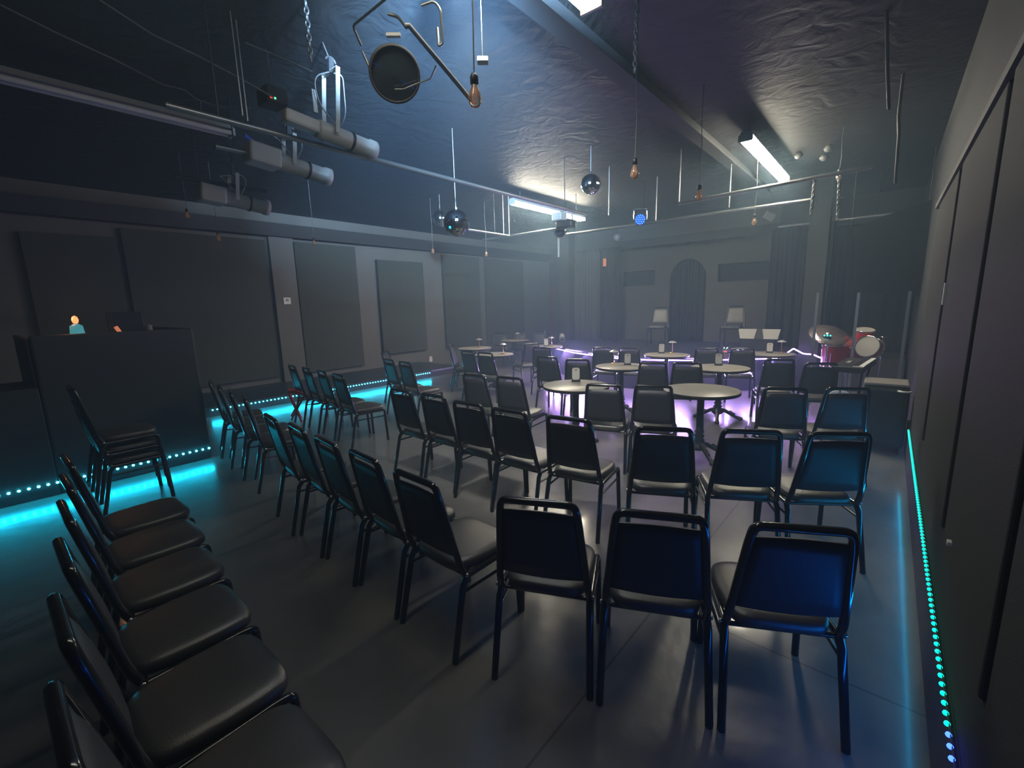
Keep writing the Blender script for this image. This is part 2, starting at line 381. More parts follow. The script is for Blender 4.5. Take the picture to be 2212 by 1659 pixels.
# ================================================================ LEFT RISER AND CONTROL BOOTH
rz = thing('riser', kind='structure')
RX, RT_ = -8.42, .17
MB().box(WL+.002, RX, 1.75, 7.9, 0, RT_-.03).build('riser_body', 'stageface', rz)
MB().box(WL+.002, RX+.03, 1.72, 7.93, RT_-.03, RT_).build('riser_top', 'stagefloor', rz)
MB().box(RX+.02, RX+.034, 6.97, 7.93, RT_-.035, RT_+.002).build('nosing', 'alu', rz)
bt = thing('control_booth', label='tall black control booth counter with a rounded corner at far left', cat='booth')
MB().box(-6.08, -6.02, .32, 1.60, .0, 1.53).build('front_panel', 'booth', bt, .02)
MB().box(-8.0, -6.085, 1.54, 1.60, .0, 1.53).build('side_panel', 'booth', bt, .01)
MB().box(-6.08, -6.02, -1.5, .315, .0, 1.05).build('low_panel', 'booth', bt, .01)
MB().box(-6.9, -6.085, -1.5, .30, .98, 1.04).build('shelf', 'boothin', bt)
MB().box(-7.9, -6.085, .30, .34, .0, 1.50).build('inner_panel', 'boothin', bt)
MB().box(-6.60, -6.085, .36, 1.53, 1.40, 1.44).build('worktop', 'boothin', bt)
def ledged(x, y, X, z): p = onX(x, y, X); return p
p = onX(166, 712, -6.3); t = thing('touch_lamp', (p.x, p.y, 1.44), label='small lamp with an amber bulb and teal base on top of the control booth', cat='lamp')
MB().lathe([(.0001, 0), (.055, 0), (.06, .05), (.05, .16), (.02, .18), (.0001, .185)], n=16).build('base', emi('teal_base_glow', (.08, .5, .6), .5), t)
MB().lathe([(.0001, .18), (.02, .19), (.028, .22), (.02, .25), (.0001, .265)], n=12).build('bulb', 'orange', t)
light('lamp_glow', 'POINT', (0, -.05, .25), 1.2, (1, .45, .18), t, shadow_soft_size=.03)
p = onX(272, 700, -6.25); t = thing('mixing_screen', (p.x, p.y, 1.44), .0, label='dark monitor standing on the control booth beside the lamp', cat='screen')
MB().box(-.012, .012, -.15, .15, .06, .29).build('screen', 'blackmetal', t, .006); MB().box(-.05, .05, -.06, .06, 0, .012).box(-.008, .008, -.02, .02, .01, .08).build('stand', 'blackmetal', t)
p = onX(255, 705, -6.15); o = MB().tube([(p.x, p.y-.02, 1.58), (p.x, p.y+.015, 1.50)], .018, 10).build('indicator_lamp', 'orangedim'); tag(o, 'dim orange indicator lamp in front of the booth monitor', 'lamp')
p = onX(322, 706, -6.15); o = MB().lathe([(.0001, 0), (.03, 0), (.032, .05), (.026, .14), (.0001, .15)], (p.x, p.y, 1.44), 12).build('paper_cup', 'cardgrey'); tag(o, 'small pale cup at the right end of the booth items', 'cup')
p = onX(85, 808, -6.0); o = MB().lathe([(.0001, -.03), (.025, -.02), (.03, 0), (.02, .025), (.0001, .03)], (-6.25, p.y+.05, 1.075), 12).build('night_lamp', 'orange'); tag(o, 'small round amber light low beside the left end of the booth', 'lamp')
light('night_glow', 'POINT', (0, 0, 0), .5, (1, .42, .16), None).location = (-6.35, p.y+.1, 1.25)
bpy.data.objects['night_glow'].parent = bpy.data.objects['night_lamp']

# thermostat
p = onX(620, 650, WL+.11); t = thing('thermostat', p, label='small white square thermostat on the left wall pilaster', cat='thermostat')
MB().box(-.008, .012, -.075, .075, -.07, .07).build('cover', 'white', t, .004); MB().box(.012, .015, -.03, .03, -.01, .04).build('display', 'cardgrey', t)

# ================================================================ CHAIRS
SI = Vector((1, 0, 0))
def chair_proto():
    c = thing('banquet_chair')
    tr = .0165
    for s in (-1, 1):
        MB().tube([(s*.205, -.150, .405), (s*.208, -.180, .37), (s*.218, -.262, .012), (s*.218, -.263, 0)], [tr*1.05, tr*1.05, tr, tr], 8).build('leg', 'tube', c)
        MB().tube(fillet([(s*.200, .145, .405), (s*.205, .205, .405), (s*.214, .222, .0)], .05), tr, 8).build('leg', 'tube', c)
    rail = MB()
    for s in (-1, 1):
        rail.tube([(s*.205, -.155, .405), (s*.200, .150, .405)], tr, 8)
    rail.tube([(-.2, -.15, .40), (.2, -.15, .40)], .010, 6).tube([(-.2, .15, .40), (.2, .15, .40)], .010, 6)
    rail.build('seat_frame', 'tube', c)
    for s in (-1, 1):
        MB().tube([(s*.207, -.180, .33), (s*.210, .190, .33)], .008, 6).build('brace', 'tube', c)
    pts = [(-.203, -.160, .41), (-.200, -.188, .47), (-.166, -.264, .835)]
    h = fillet([Vector(p) for p in pts] + [Vector((-.155, -.276, .895)), Vector((.155, -.276, .895))] + [Vector((-p[0], p[1], p[2])) for p in pts[::-1]], .065, 6)
    MB().tube(h, .0168, 8).build('back_frame', 'tube', c)
    # backrest: thin padded panel between the uprights
    mb = MB(); rows = 7; cols = 9; V = []; 
    for side in (1, -1):
        for i in range(rows):
            t = i/(rows-1); z = .520+(.846-.520)*t; y = -.198-(.268-.198)*t; hw = .190-(.190-.152)*t
            for j in range(cols):
                u = -1+2*j/(cols-1); e = (1-abs(u)**4)*(1-abs(2*t-1)**4)
                yy = y+side*(.007+(.020 if side > 0 else .004)*e)
                zz = z + (.006*(1-u*u) if i == rows-1 else (-.012*(1-u*u) if i == 0 else 0))
                V.append((u*hw, yy, zz))
    N_ = rows*cols; F_ = []
    for i in range(rows-1):
        for j in range(cols-1):
            a = i*cols+j; F_.append((a, a+cols, a+cols+1, a+1)); a += N_; F_.append((a, a+1, a+cols+1, a+cols))
    for j in range(cols-1):
        F_.append((j, j+1, N_+j+1, N_+j)); a = (rows-1)*cols+j; F_.append((a, N_+a, N_+a+1, a+1))
    for i in range(rows-1):
        a = i*cols; F_.append((a, N_+a, N_+a+cols, a+cols)); a = i*cols+cols-1; F_.append((a, a+cols, N_+a+cols, N_+a))
    mb.add(V, F_, True); mb.build('backrest', 'vinylback', c)
    # seat: domed cushion, rounded front corners
    out = []
    K = 40
    for k in range(K):
        an = 2*math.pi*k/K; ca, sa = math.cos(an), math.sin(an); e = 2/5.0
        x = .203*math.copysign(abs(ca)**e, ca); y = .018+.207*math.copysign(abs(sa)**e, sa)
        if y < .018: x *= 1-.10*(.018-y)/.207
        out.append((x, y))
    rings = [(.92, .408), (.985, .415), (1.0, .432), (.985, .450), (.94, .461), (.80, .468), (.5, .473), (.2, .475)]
    V = [(x*s, .018+(y-.018)*s, z) for s, z in rings for x, y in out]; F_ = []
    for i in range(len(rings)-1):
        for k in range(K): F_.append((i*K+k, i*K+(k+1) % K, (i+1)*K+(k+1) % K, (i+1)*K+k))
    F_.append(tuple(range(K))[::-1]); F_.append(tuple(range((len(rings)-1)*K, len(rings)*K)))
    MB().add(V, F_, True).build('seat', 'vinyl', c)
    for s in (-1, 1):
        MB().lathe([(.0001, .006), (.010, .004), (.011, -.004), (.0001, -.006)], (s*.222, -.165, .418), 8, axis=(1, 0, 0)).build('bolt', 'bolt', c)
    return c
G = 'black banquet chairs set out in the room'
D_ = math.radians
chairs = [
 (-1.15, 1.63, 23.7, 'black banquet chair in the front rank, leftmost of the three large backs at lower right'),
 (-.71, 1.81, 24.4, 'black banquet chair in the front rank, middle of the three large backs at lower right'),
 (-.285, 2.005, 27, 'black banquet chair with a blue-lit back, rightmost and nearest of the front rank'),
 (-1.66, 1.52, -2.2, 'black banquet chair with its wide grey-lit seat showing, left of the three large backs'),
 (-2.13, 1.55, -6, 'black banquet chair in the front rank, second chair left of the three large backs'),
 (-2.58, 1.57, -7, 'black banquet chair in the front rank, third chair left of the three large backs'),
 (-3.05, 1.61, -8, 'black banquet chair in the front rank, fourth chair left of the three large backs'),
 (-3.52, 1.63, -9, 'black banquet chair ending the front rank at its left, back edge lit teal'),
 (-4.55, 1.82, -17, 'bright cyan-lit chair back beyond the aisle, nearest of four beside the control booth'),
 (-5.03, 1.86, -17, 'cyan-lit chair back, second of four beside the control booth counting from the aisle'),
 (-5.52, 1.91, -17, 'dim blue-lit chair back, third of four beside the control booth'),
 (-6.01, 1.97, -17, 'darkest chair of four beside the booth, right against the booth corner'),
 (-1.70, 2.86, 8, 'second-rank chair with its seat and right front leg clear, before the card-holder table'),
 (-1.14, 2.96, 25, 'second-rank chair with a plain dark back, left of the two blue-lit backs'),
 (-.70, 3.19, 27.3, 'chair of the second rank with a blue-lit back, left one of the blue pair'),
 (-.30, 3.40, 33, 'chair of the second rank with the brightest blue back, right end by the wall'),
 (-2.175, 2.81, 1, 'second-rank chair just left of the one showing its right front leg'),
 (-2.63, 2.82, 1, 'chair of the second rank, middle one of its left half'),
 (-3.13, 2.88, -1, 'chair of the second rank, second from its left end'),
 (-3.60, 2.87, -2, 'chair at the left end of the second rank, beside the left aisle'),
 (-3.66, 3.93, 3, 'chair of the third rank, left one of a pair with pale lit seats'),
 (-3.20, 4.00, 7, 'third-rank chair, right of its pair, pale seat sticking out to the right'),
 (-2.16, 4.13, 17.5, 'chair right in front of the nearest left table, left of two'),
 (-1.74, 4.32, 18.7, 'chair between the two nearest round tables, overlapping the table column gap'),
 (-.74, 4.79, 21.7, 'blue-lit chair right of the bare round table, left of a pair'),
 (-.335, 5.04, 28, 'blue-lit chair in front of the black speaker cabinet, right of a pair'),
 (-1.12, 6.90, 20, 'teal-lit chair back under the purple zigzag, left of the farthest right pair'),
 (-.66, 6.72, 21, 'teal-lit chair back beside the keyboard, right of the farthest right pair'),
 (-5.11, 3.07, -8, 'chair with a wide dark seat, nearest the aisle in the left second rank'),
 (-5.60, 3.12, -10, 'blue-lit chair back in the left second rank, second from the aisle'),
 (-6.10, 3.16, -10, 'blue-lit chair back in the left second rank, third from the aisle'),
 (-6.58, 3.18, -10, 'cyan-lit chair at the far left of the left second rank by the red stool'),
 (-5.38, 4.28, -8, 'bright teal chair back before the far end of the riser, right of two'),
 (-5.86, 4.34, -10, 'bright teal chair back before the far end of the riser, left of two'),
 (-6.82, 4.95, -55, 'chair turned side-on by the riser, seen as one thin cyan edge'),
 (-6.50, 6.30, -55, 'side-on chair with a thin cyan back, right one of two by the riser end'),
 (-6.89, 6.64, -57, 'side-on chair with a thin cyan back, left one of two by the riser end'),
 (-5.66, 5.84, -5, 'green-teal chair back in front of the left small tables, left of two'),
 (-5.18, 5.76, 0, 'green-teal chair back in front of the left small tables, right of two'),
 (-3.94, 5.75, 10, 'dark chair with its seat poking out left of the card-holder table'),
 (-3.42, 5.69, 19, 'dark chair back directly behind the card holder on the nearest left table'),
 (-3.89, 7.34, 14, 'dark chair back by the stage, left of two behind the middle table'),
 (-3.43, 7.42, 15, 'dark chair back by the stage, right of two behind the middle table'),
 (-2.39, 5.86, 20, 'dark chair before the stage front, left of two in the middle'),
 (-2.01, 6.04, 20, 'dark chair before the stage front, right of two in the middle'),
 (-2.33, 7.91, 21, 'dark chair by the stage, left of the pair behind the right card-holder table'),
 (-1.83, 8.10, 20, 'dark chair by the stage, right of the pair behind the right card-holder table'),
 (-5.75, 7.35, 64, 'dark chair turned toward the far small table, pale seat to its left'),
 (-4.93, 6.91, 18, 'dark chair back in front of the small table nearest the stage steps at left'),
 (-1.65, .31, 0, 'big dark chair seat at lower left, largest complete seat in the near row'),
 (-2.11, .36, 0, 'dark chair seat in the near left row, second behind the largest one'),
 (-2.58, .41, 0, 'dark chair seat in the near left row, third behind the largest one'),
 (-3.04, .46, 0, 'dark chair seat in the near left row, fourth behind the largest one'),
 (-3.51, .51, 0, 'dark chair seat in the near left row, farthest, against the cyan floor glow'),
 (-1.20, .27, 0, 'chair cut off by the bottom edge of the photo, only its seat corner showing'),
]
proto = chair_proto(); first = True
def put_chair(x, y, deg, lab, z=0., group=G, name=None):
    global first
    if first: o = proto; first = False
    else: o = copy_tree(proto)
    o.location = (x, y, z); o.rotation_euler = (0, 0, D_(deg)); tag(o, lab, 'chair', group); return o
for c in chairs: put_chair(*c)
for k, lab in enumerate(('bottom chair of the stack standing before the control booth', 'middle chair of the stack standing before the control booth', 'top chair of the stack standing before the control booth')):
    put_chair(-5.25, .76-k*.012, 0, lab, z=k*.105, group='stacked chairs by the booth')
for x, y, deg, lab in ((-8.45, 9.5, 205, 'pale-lit chair facing the room at the left wall, left of three'), (-8.0, 9.8, 205, 'pale-lit chair facing the room at the left wall, middle of three'), (-7.6, 10.25, 205, 'dim chair facing the room at the left wall, right of three')):
    put_chair(x, y, deg, lab)
_c1 = put_chair(-4.30, 10.75, 190, 'chair on the stage left of the arched curtain, pale backrest facing out', SZ, 'chairs on the stage')
_c2 = put_chair(-2.66, 10.95, 182, 'chair on the stage right of the arched curtain, pale backrest facing out', SZ, 'chairs on the stage')

MT['palevinyl'] = mat('pale_grey_vinyl', (.22, .22, .21), .5)
for _c in (_c1, _c2):
    for _o in _c.children:
        if _o.name.startswith('backrest'):
            _o.data = _o.data.copy(); _o.data.materials[0] = MT['palevinyl']; _o['label'] = 'pale grey backrest'
# ================================================================ TABLES
def table_proto(r=.385):
    t = thing('round_table')
    MB().lathe([(.0001, .745), (r-.006, .745), (r-.002, .742)], n=48).build('tabletop', 'tabletop', t)
    MB().lathe([(r-.002, .742), (r, .738), (r, .712), (r-.008, .708), (.0001, .708)], n=48).build('edge_band', 'edge', t)
    MB().lathe([(.0001, .708), (.13, .706), (.13, .695), (.05, .68), (.037, .66), (.037, .30), (.05, .28), (.036, .26), (.055, .235), (.040, .21), (.060, .185), (.045, .16), (.075, .13), (.080, .10), (.055, .075), (.0001, .07)], n=20).build('pedestal', 'iron', t)
    for k in range(4):
        a = math.pi/4+k*math.pi/2; d = Vector((math.cos(a), math.sin(a), 0)); mb = MB()
        mb.tube([d*.03+Vector((0, 0, .14)), d*.10+Vector((0, 0, .125)), d*.18+Vector((0, 0, .075)), d*.25+Vector((0, 0, .040)), d*.285+Vector((0, 0, .030))], [.030, .026, .021, .024, .028], 8)
        mb.lathe([(.0001, .052), (.026, .045), (.034, .025), (.028, .006), (.02, 0), (.0001, 0)], d*.295, 10)
        mb.tube([d*.13+Vector((0, 0, .115)), d*.17+Vector((0, 0, .125)), d*.20+Vector((0, 0, .10)), d*.23+Vector((0, 0, .085))], .010, 6)
        mb.build('foot', 'iron', t)
    return t
tp = None
def holder(p, face, lab):
    t = thing('card_holder', p, math.atan2(face.y, face.x), label=lab, cat='card holder', group='table card holders')
    def octo(hw, z0, z1, c):
        return [(0, -hw+c, z0), (0, hw-c, z0), (0, hw, z0+c), (0, hw, z1-c), (0, hw-c, z1), (0, -hw+c, z1), (0, -hw, z1-c), (0, -hw, z0+c)]
    MB().box(-.028, .028, -.055, .055, 0, .012).prism(octo(.056, .008, .178, .02), (.012, 0, 0), (-.006, 0, 0)).build('stand', 'holder', t)
    MB().prism(octo(.045, .022, .170, .016), (.003, 0, 0), (.006, 0, 0)).build('card', 'card', t)
    mb = MB()
    for y0 in (-.016, -.003, .010): mb.box(.009, .0105, y0, y0+.006, .138, .154)
    mb.box(.009, .0105, -.016, .016, .138, .142); mb.build('red_logo', 'redink', t)
def lamp(p, lab):
    t = thing('table_lamp', p, label=lab, cat='lamp', group='small brass table lamps')
    MB().lathe([(.0001, .012), (.02, .020), (.045, .010), (.048, 0), (.0001, 0)], n=20).build('base', 'brass', t)
    MB().tube([(0, 0, .01), (0, 0, .19)], .007, 8).build('stem', 'brass', t)
    MB().lathe([(.0001, .222), (.02, .219), (.045, .206), (.070, .192), (.073, .187), (.02, .186), (.0001, .186)], n=24).build('lamp_shade', 'shade', t)
tabs = [
 ((1515, 842), 'round pedestal table with a bare speckled top, nearest at right', None, None),
 ((1244, 832), 'round pedestal table carrying only a card holder, nearest at left', (1244, 824), None),
 ((1343, 791), 'round pedestal table with a lamp and a card, middle one before the stage', (1355.5, 788), (1325.5, 786)),
 ((1555, 794), 'round pedestal table with a card holder and an ornate visible foot', (1552, 789), None),
 ((1440, 766), 'round table close against the purple stage edge, with lamp and card', (1429, 763), (1452, 762)),
 ((1663, 764), 'round table at the right stage corner, with lamp and card', (1662, 762), (1687, 762)),
 ((1067, 765), 'round table at left with a lamp, nearer of the left pair', None, (1087.6, 765)),
 ((1025, 751.6), 'round table at left with a lamp, before the three pale chairs', None, (1035.5, 752)),
 ((1112, 735), 'small round table farthest back at left with a lamp', None, (1118, 736)),
 ((1178, 748), 'round table beside the left end of the purple strip, with lamp and card', (1180, 748), (1191.6, 748)),
]
for i, (px, lab, hp, lp_) in enumerate(tabs):
    c = at(px[0], px[1], .742)
    if tp is None: tp = table_proto(); o = tp
    else: o = copy_tree(tp)
    o.location = (c.x, c.y, 0); o.rotation_euler = (0, 0, .35*i); tag(o, lab, 'table', 'round tables')
    nm = lab.split(',')[0]
    where = ['', 'on the nearest left table', 'on the middle table before the stage', 'on the table with the ornate foot', 'on the table against the stage edge', 'on the table at the right stage corner', 'on the nearer table of the left pair', 'on the left table before the three pale chairs', 'on the farthest small table at left', 'on the table left of the purple strip'][i]
    if hp:
        p = at(hp[0], hp[1], .746); f_ = (Vector((0, 0, 0))-p); f_.z = 0; holder((p.x, p.y, .746), f_.normalized(), 'white card in a dark stand '+where)
    if lp_:
        p = at(lp_[0], lp_[1], .746); lamp((p.x, p.y, .746), 'brass lamp with flat shade '+where)
p = at(931, 783, RT_); holder((p.x, p.y, RT_+.001), Vector((.9, -.35, 0)), 'white card in a dark stand on the low riser at left')

# ================================================================ FLUORESCENT FIXTURES
def fixture(x, y0, y1, z, lit, lab):
    t = thing('fluorescent_fixture', (x, (y0+y1)/2, z), label=lab, cat='light fixture', group='fluorescent ceiling fixtures')
    h = (y1-y0)/2
    MB().prism([(-.075, -h, .05), (.075, -h, .05), (.045, -h, .10), (-.045, -h, .10)], (0, 2*h, 0)).build('housing', 'whitemetal', t)
    for s in (-1, 1):
        MB().tube([(s*.042, -h+.02, .018), (s*.042, h-.02, .018)], .0215, 12).build('tube', ('tube_near' if y0 < 3 else 'tube_left' if x < -3 else 'tube_on') if lit else 'tube_off', t)
        MB().box(-.075, .075, s*h-.012, s*h+.012, -.008, .062).build('end_cap', 'whitemetal', t, .004)
    for s in (-1, 1):
        MB().tube([(0, s*h*.8, .10), (0, s*h*.8, CEIL-z)], .004, 6).build('hanger', 'chain', t)
    return t
FZ = 3.45
a = at(1278, 22, FZ); fixture(a.x, a.y-2.42, a.y, FZ, True, 'lit fluorescent fixture cut off by the top edge of the photo')
a = at(1690, 392, FZ); fixture(a.x+.02, a.y-2.42, a.y, FZ, True, 'lit fluorescent fixture over the right of the room')
a = at(1212, 466, FZ); b0 = at(1090, 444, FZ); fixture(a.x, b0.y, b0.y+2.42, FZ, True, 'lit fluorescent fixture over the left of the stage')
a = at(503, 293, FZ); fixture(a.x-.03, a.y-2.42, a.y, FZ, False, 'unlit white fluorescent fixture at upper left')

# ================================================================ PIPES AND RIGGING
def pipe(name, pts, r, m, lab, cat, group=None, n=10):
    o = MB().tube(pts, r, n).build(name, m); return tag(o, lab, cat, group)
GZ = 3.0
g = 'steel lighting pipes'
pipe('lighting_pipe', [(-3.64, 1.0, GZ), (-3.64, 6.2, GZ)], .021, 'alu', 'long lighting pipe carrying the nearest white spotlight, running toward the stage', 'pipe', g)
pipe('lighting_pipe', [(-5.77, 5.2, GZ), (-5.77, 7.0, GZ)], .021, 'alu', 'short lighting pipe at left ending under the left lit fixture', 'pipe', g)
pipe('lighting_pipe', [(-6.5, 6.93, GZ), (-4.40, 6.93, GZ)], .021, 'alu', 'cross pipe below the left lit fixture', 'pipe', g)
pipe('lighting_pipe', [(-5.0, 7.62, GZ), (-.95, 7.62, GZ)], .021, 'alu', 'long cross pipe carrying the blue spotlight', 'pipe', g)
pipe('lighting_pipe', [at(1465, 440, GZ), at(1885, 360, GZ)], .024, 'alu', 'upper cross pipe passing under the right lit fixture', 'pipe', g)
pipe('lighting_pipe', [(-1.75, 10.05, GZ), (.30, 10.0, GZ)], .021, 'alu', 'far cross pipe behind the pillar at the right of the stage', 'pipe', g)
pipe('lighting_pipe', [(-4.5, 1.55, 3.08), (-4.5, 2.6, 3.08)], .021, 'alu', 'pipe behind the nearest one, carrying the middle white spotlight', 'pipe', g)
pipe('lighting_pipe', [(-5.5, 1.5, 3.02), (-5.5, 2.35, 3.02)], .021, 'blackmetal', 'dark pipe carrying the farthest white spotlight', 'pipe', g)
for _x, _y, _z, _l in ((-4.5, 1.7, 3.08, 'hanger rod of the middle spotlight pipe'), (-5.5, 1.7, 3.02, 'hanger rod of the farthest spotlight pipe'), (-3.64, 1.3, GZ, 'hanger rod near the start of the longest pipe'), (-3.64, 5.6, GZ, 'hanger rod near the far end of the longest pipe'), (-4.7, 7.62, GZ, 'hanger rod at the left of the blue spotlight pipe'), (-5.77, 6.5, GZ, 'hanger rod on the short left pipe'), (-.3, 10.02, GZ, 'hanger rod on the far cross pipe')):
    pipe('hanger_rod', [(_x, _y, _z), (_x, _y, CEIL)], .006, 'blackmetal', _l, 'rod', 'pipe hanger rods', 6)
def drop(p, lab, r=.007, m='chain', top=CEIL): return pipe('hanger_rod', [(p.x, p.y, p.z), (p.x, p.y, top)], r, m, lab, 'rod', 'pipe hanger rods', 6)
for px, z, lab in (((1467, 440), GZ, 'hanger rod at the left end of the upper cross pipe'), ((1575, 448), GZ, 'hanger rod over the blue spotlight pipe, right of the middle bulb'), ((1315, 465), GZ, 'hanger rod left of the blue spotlight'), ((1417, 478), GZ, 'short hanger rod just right of the blue spotlight'), ((1100, 508), GZ, 'pale hanger rod at the end of the short left pipe'), ((1088, 506), GZ, 'second pale hanger rod at the end of the short left pipe'), ((535, 262), 3.05, 'pale hanger rod behind the middle white spotlight'), ((524, 250), 3.05, 'second pale hanger rod behind the middle white spotlight')):
    drop(at(px[0], px[1], z), lab)
a = onY(1200, 500, 11.0); pipe('conduit', [(a.x, 11.15, 3.0), (a.x, 11.15, CEIL)], .03, 'whitemetal', 'pale vertical conduit beside the dark pillar left of the stage', 'conduit')
pa, pb = at(1915, 0, CEIL-.04), None
pipe('conduit', [dep(1915, 0, 3.2), dep(1917, 150, 3.3), dep(1920, 235, 3.5)], .012, 'cableg', 'grey conduit rising out of the top of the photo at upper right', 'conduit')
pipe('conduit', [(dep(1941, 250, 4.2).x, dep(1941, 250, 4.2).y, CEIL), dep(1941, 250, 4.2), dep(1942, 290, 4.2), dep(1934, 395, 4.4)], .014, 'cableg', 'short grey conduit below the one at upper right', 'conduit')
# chains (links as one mesh each)
def chain(name, p0, p1, lab, link=.035, r=.0035, cat='chain'):
    p0, p1 = Vector(p0), Vector(p1); L = (p1-p0).length; n = max(2, int(L/(link*.72))); d = (p1-p0).normalized()
    u = d.orthogonal().normalized(); v = d.cross(u); mb = MB()
    for i in range(n):
        c = p0+d*(L*(i+.5)/n); w_ = u if i % 2 else v
        pts = [c + d*(link*.5*math.cos(a)) + w_*(link*.28*math.sin(a)) for a in [2*math.pi*k/8 for k in range(9)]]
        mb.tube(pts, r, 5, cap=False)
    o = mb.build(name, 'chain'); return tag(o, lab, cat, 'hanging chains')
c0 = dep(672, 130, 3.0); chain('chain', c0, (c0.x, c0.y, CEIL), 'bright chain holding the nearest white spotlight', .05, .006)
c0 = dep(1371, 155, 3.4); chain('chain', dep(1371, 155, 3.05), dep(1378, -30, 3.0), 'long pale chain falling from the top of the photo to the ceiling beam', .045, .005)
# spotlights on the pipes
def spotlight(loc, L, lab, m='whitemetal', sc=1., dirv=(0, 1, -.10), hs=1., yh=.255):
    t = thing('stage_spotlight', loc, label=lab, cat='spotlight', group='white theatre spotlights')
    d = Vector(dirv).normalized(); up = Vector((0, 0, 1)); s_ = d.cross(up).normalized(); u = s_.cross(d)
    R_ = .075*sc; c = Vector((0, 0, -.22*sc))
    MB().obox(c-d*(L*.30), d, s_, u, L*.17, hs*.10*sc, hs*.085*sc).build('lamp_housing', m, t, .02)
    MB().lathe([(.0001, -L*.15), (R_*.9, -L*.15), (R_, -L*.12), (R_, L*.42), (R_*1.12, L*.43), (R_*1.12, L*.5), (R_*.95, L*.5), (R_*.85, L*.47), (.0001, L*.47)], c, 20, axis=d).build('barrel', m, t)
    MB().lathe([(R_*1.02, 0), (R_*1.10, .003), (R_*1.10, .022), (R_*1.02, .025)], c+d*(L*.20), 20, axis=d).build('focus_ring', 'blackmetal', t)
    mb = MB()
    for s in (-1, 1):
        mb.obox(c+s_*(s*.115*sc)+u*((yh-.015)/2*sc), d, s_, u, .018*sc, .003, (yh+.015)/2*sc)
    mb.obox(c+u*(yh*sc), d, s_, u, .018*sc, .118*sc, .003).build('yoke', m, t)
    MB().lathe([(.0001, -.012), (.035*sc, -.012), (.035*sc, .012), (.0001, .012)], c+s_*(-.12*sc), 16, axis=s_).build('tilt_knob', m, t)
    mb = MB().obox(c+u*((yh+.045)*sc), d, s_, u, .02, .012, .055*sc); mb.tube([c+u*((yh+.075)*sc), (c.x, c.y, CEIL-loc[2])], .006, 6); mb.tube([c+u*((yh+.075)*sc)+d*(.04*math.cos(a))+u*(.035*math.sin(a)) for a in [math.pi*k/8 for k in range(9)]], .010, 6).build('clamp', 'blackmetal', t)
    MB().tube(fillet([c+u*yh*sc-s_*.03, c+u*(yh+.03)*sc+d*.10, c+u*.2*sc+d*.13, c+u*.06*sc+d*.05+s_*.05], .1), .0055, 6).tube(fillet([c+u*yh*sc, c+u*(yh*.8)*sc-d*.14, c+u*.2*sc-d*.10, c+u*.05*sc+d*.02+s_*.06], .1), .0055, 6).build('safety_cable', 'chain', t)
    return t
a = onX(690, 294, -3.64); spotlight((-3.50, a.y+.02, a.z+.19), .78, 'large white theatre spotlight with cables, nearest of three at upper left', sc=.92, hs=.60, yh=.50)
a = onX(625, 356, -4.5); spotlight((-4.5, a.y, a.z+.22), .80, 'white theatre spotlight with a dark box body, middle of three at upper left', sc=1.0)
a = onX(505, 432, -5.5); spotlight((-5.5, a.y, a.z+.22), .70, 'small white theatre spotlight, farthest of three at upper left', sc=1.0)
o = MB().obox(onX(680, 218, -3.55), Vector((0, 1, 0)), Vector((1, 0, 0)), Vector((0, 0, 1)), .016, .003, .08).build('spotlight_tag', 'label'); tag(o, 'white paper tag with a pale blue end hung by the nearest spotlight', 'tag')
o = MB().obox(onX(540, 301, -4.6), Vector((0, .8, -.5)).normalized(), Vector((1, 0, 0)), Vector((0, .5, .8)).normalized(), .05, .01, .015).build('blue_tape_flag', 'bluetape'); tag(o, 'bright blue tape flag on the cables left of the middle spotlight', 'tape')
o = MB().obox(onX(434, 393, -5.6), Vector((0, .8, -.5)).normalized(), Vector((1, 0, 0)), Vector((0, .5, .8)).normalized(), .05, .01, .012).build('blue_tape_flag', 'bluetape'); tag(o, 'dim blue tape flag beside the farthest small spotlight', 'tape')
t = thing('dimmer_box', onX(600, 222, -3.9), label='black control box with red and green lights behind the nearest spotlight', cat='control box')
MB().box(-.07, .12, -.13, .03, -.05, .07).build('case', 'matblack', t, .01); MB().tube([(.02, -.05, .06), (.02, -.05, CEIL-t.location.z)], .006, 6).build('hanger', 'blackmetal', t); MB().box(.121, .126, -.11, -.095, -.03, -.015).build('red_indicator', 'red_emit', t); MB().box(.121, .126, -.080, -.068, -.03, -.018).build('green_indicator', 'green_emit', t)
# bundle of black cables round the rigging
for k, (pts, lab) in enumerate((([(0, 10), (120, 70), (250, 130), (350, 182), (400, 195), (425, 215), (470, 230), (540, 232)], 'grey cable swagged from upper left to the spotlights'), ([(200, -10), (330, 75), (430, 122), (520, 170), (590, 210)], 'grey cable running diagonally down to the control box'), ([(530, 92), (620, 130), (675, 155)], 'thin grey cable between the hanger rods and the nearest spotlight'))):
    pipe('cable', [at(x, y, 3.45-.03*i) if k == 0 else at(x, y, 3.5-.05*i) for i, (x, y) in enumerate(pts)], .006, 'cableg', lab, 'cable', 'hanging cables', 6)
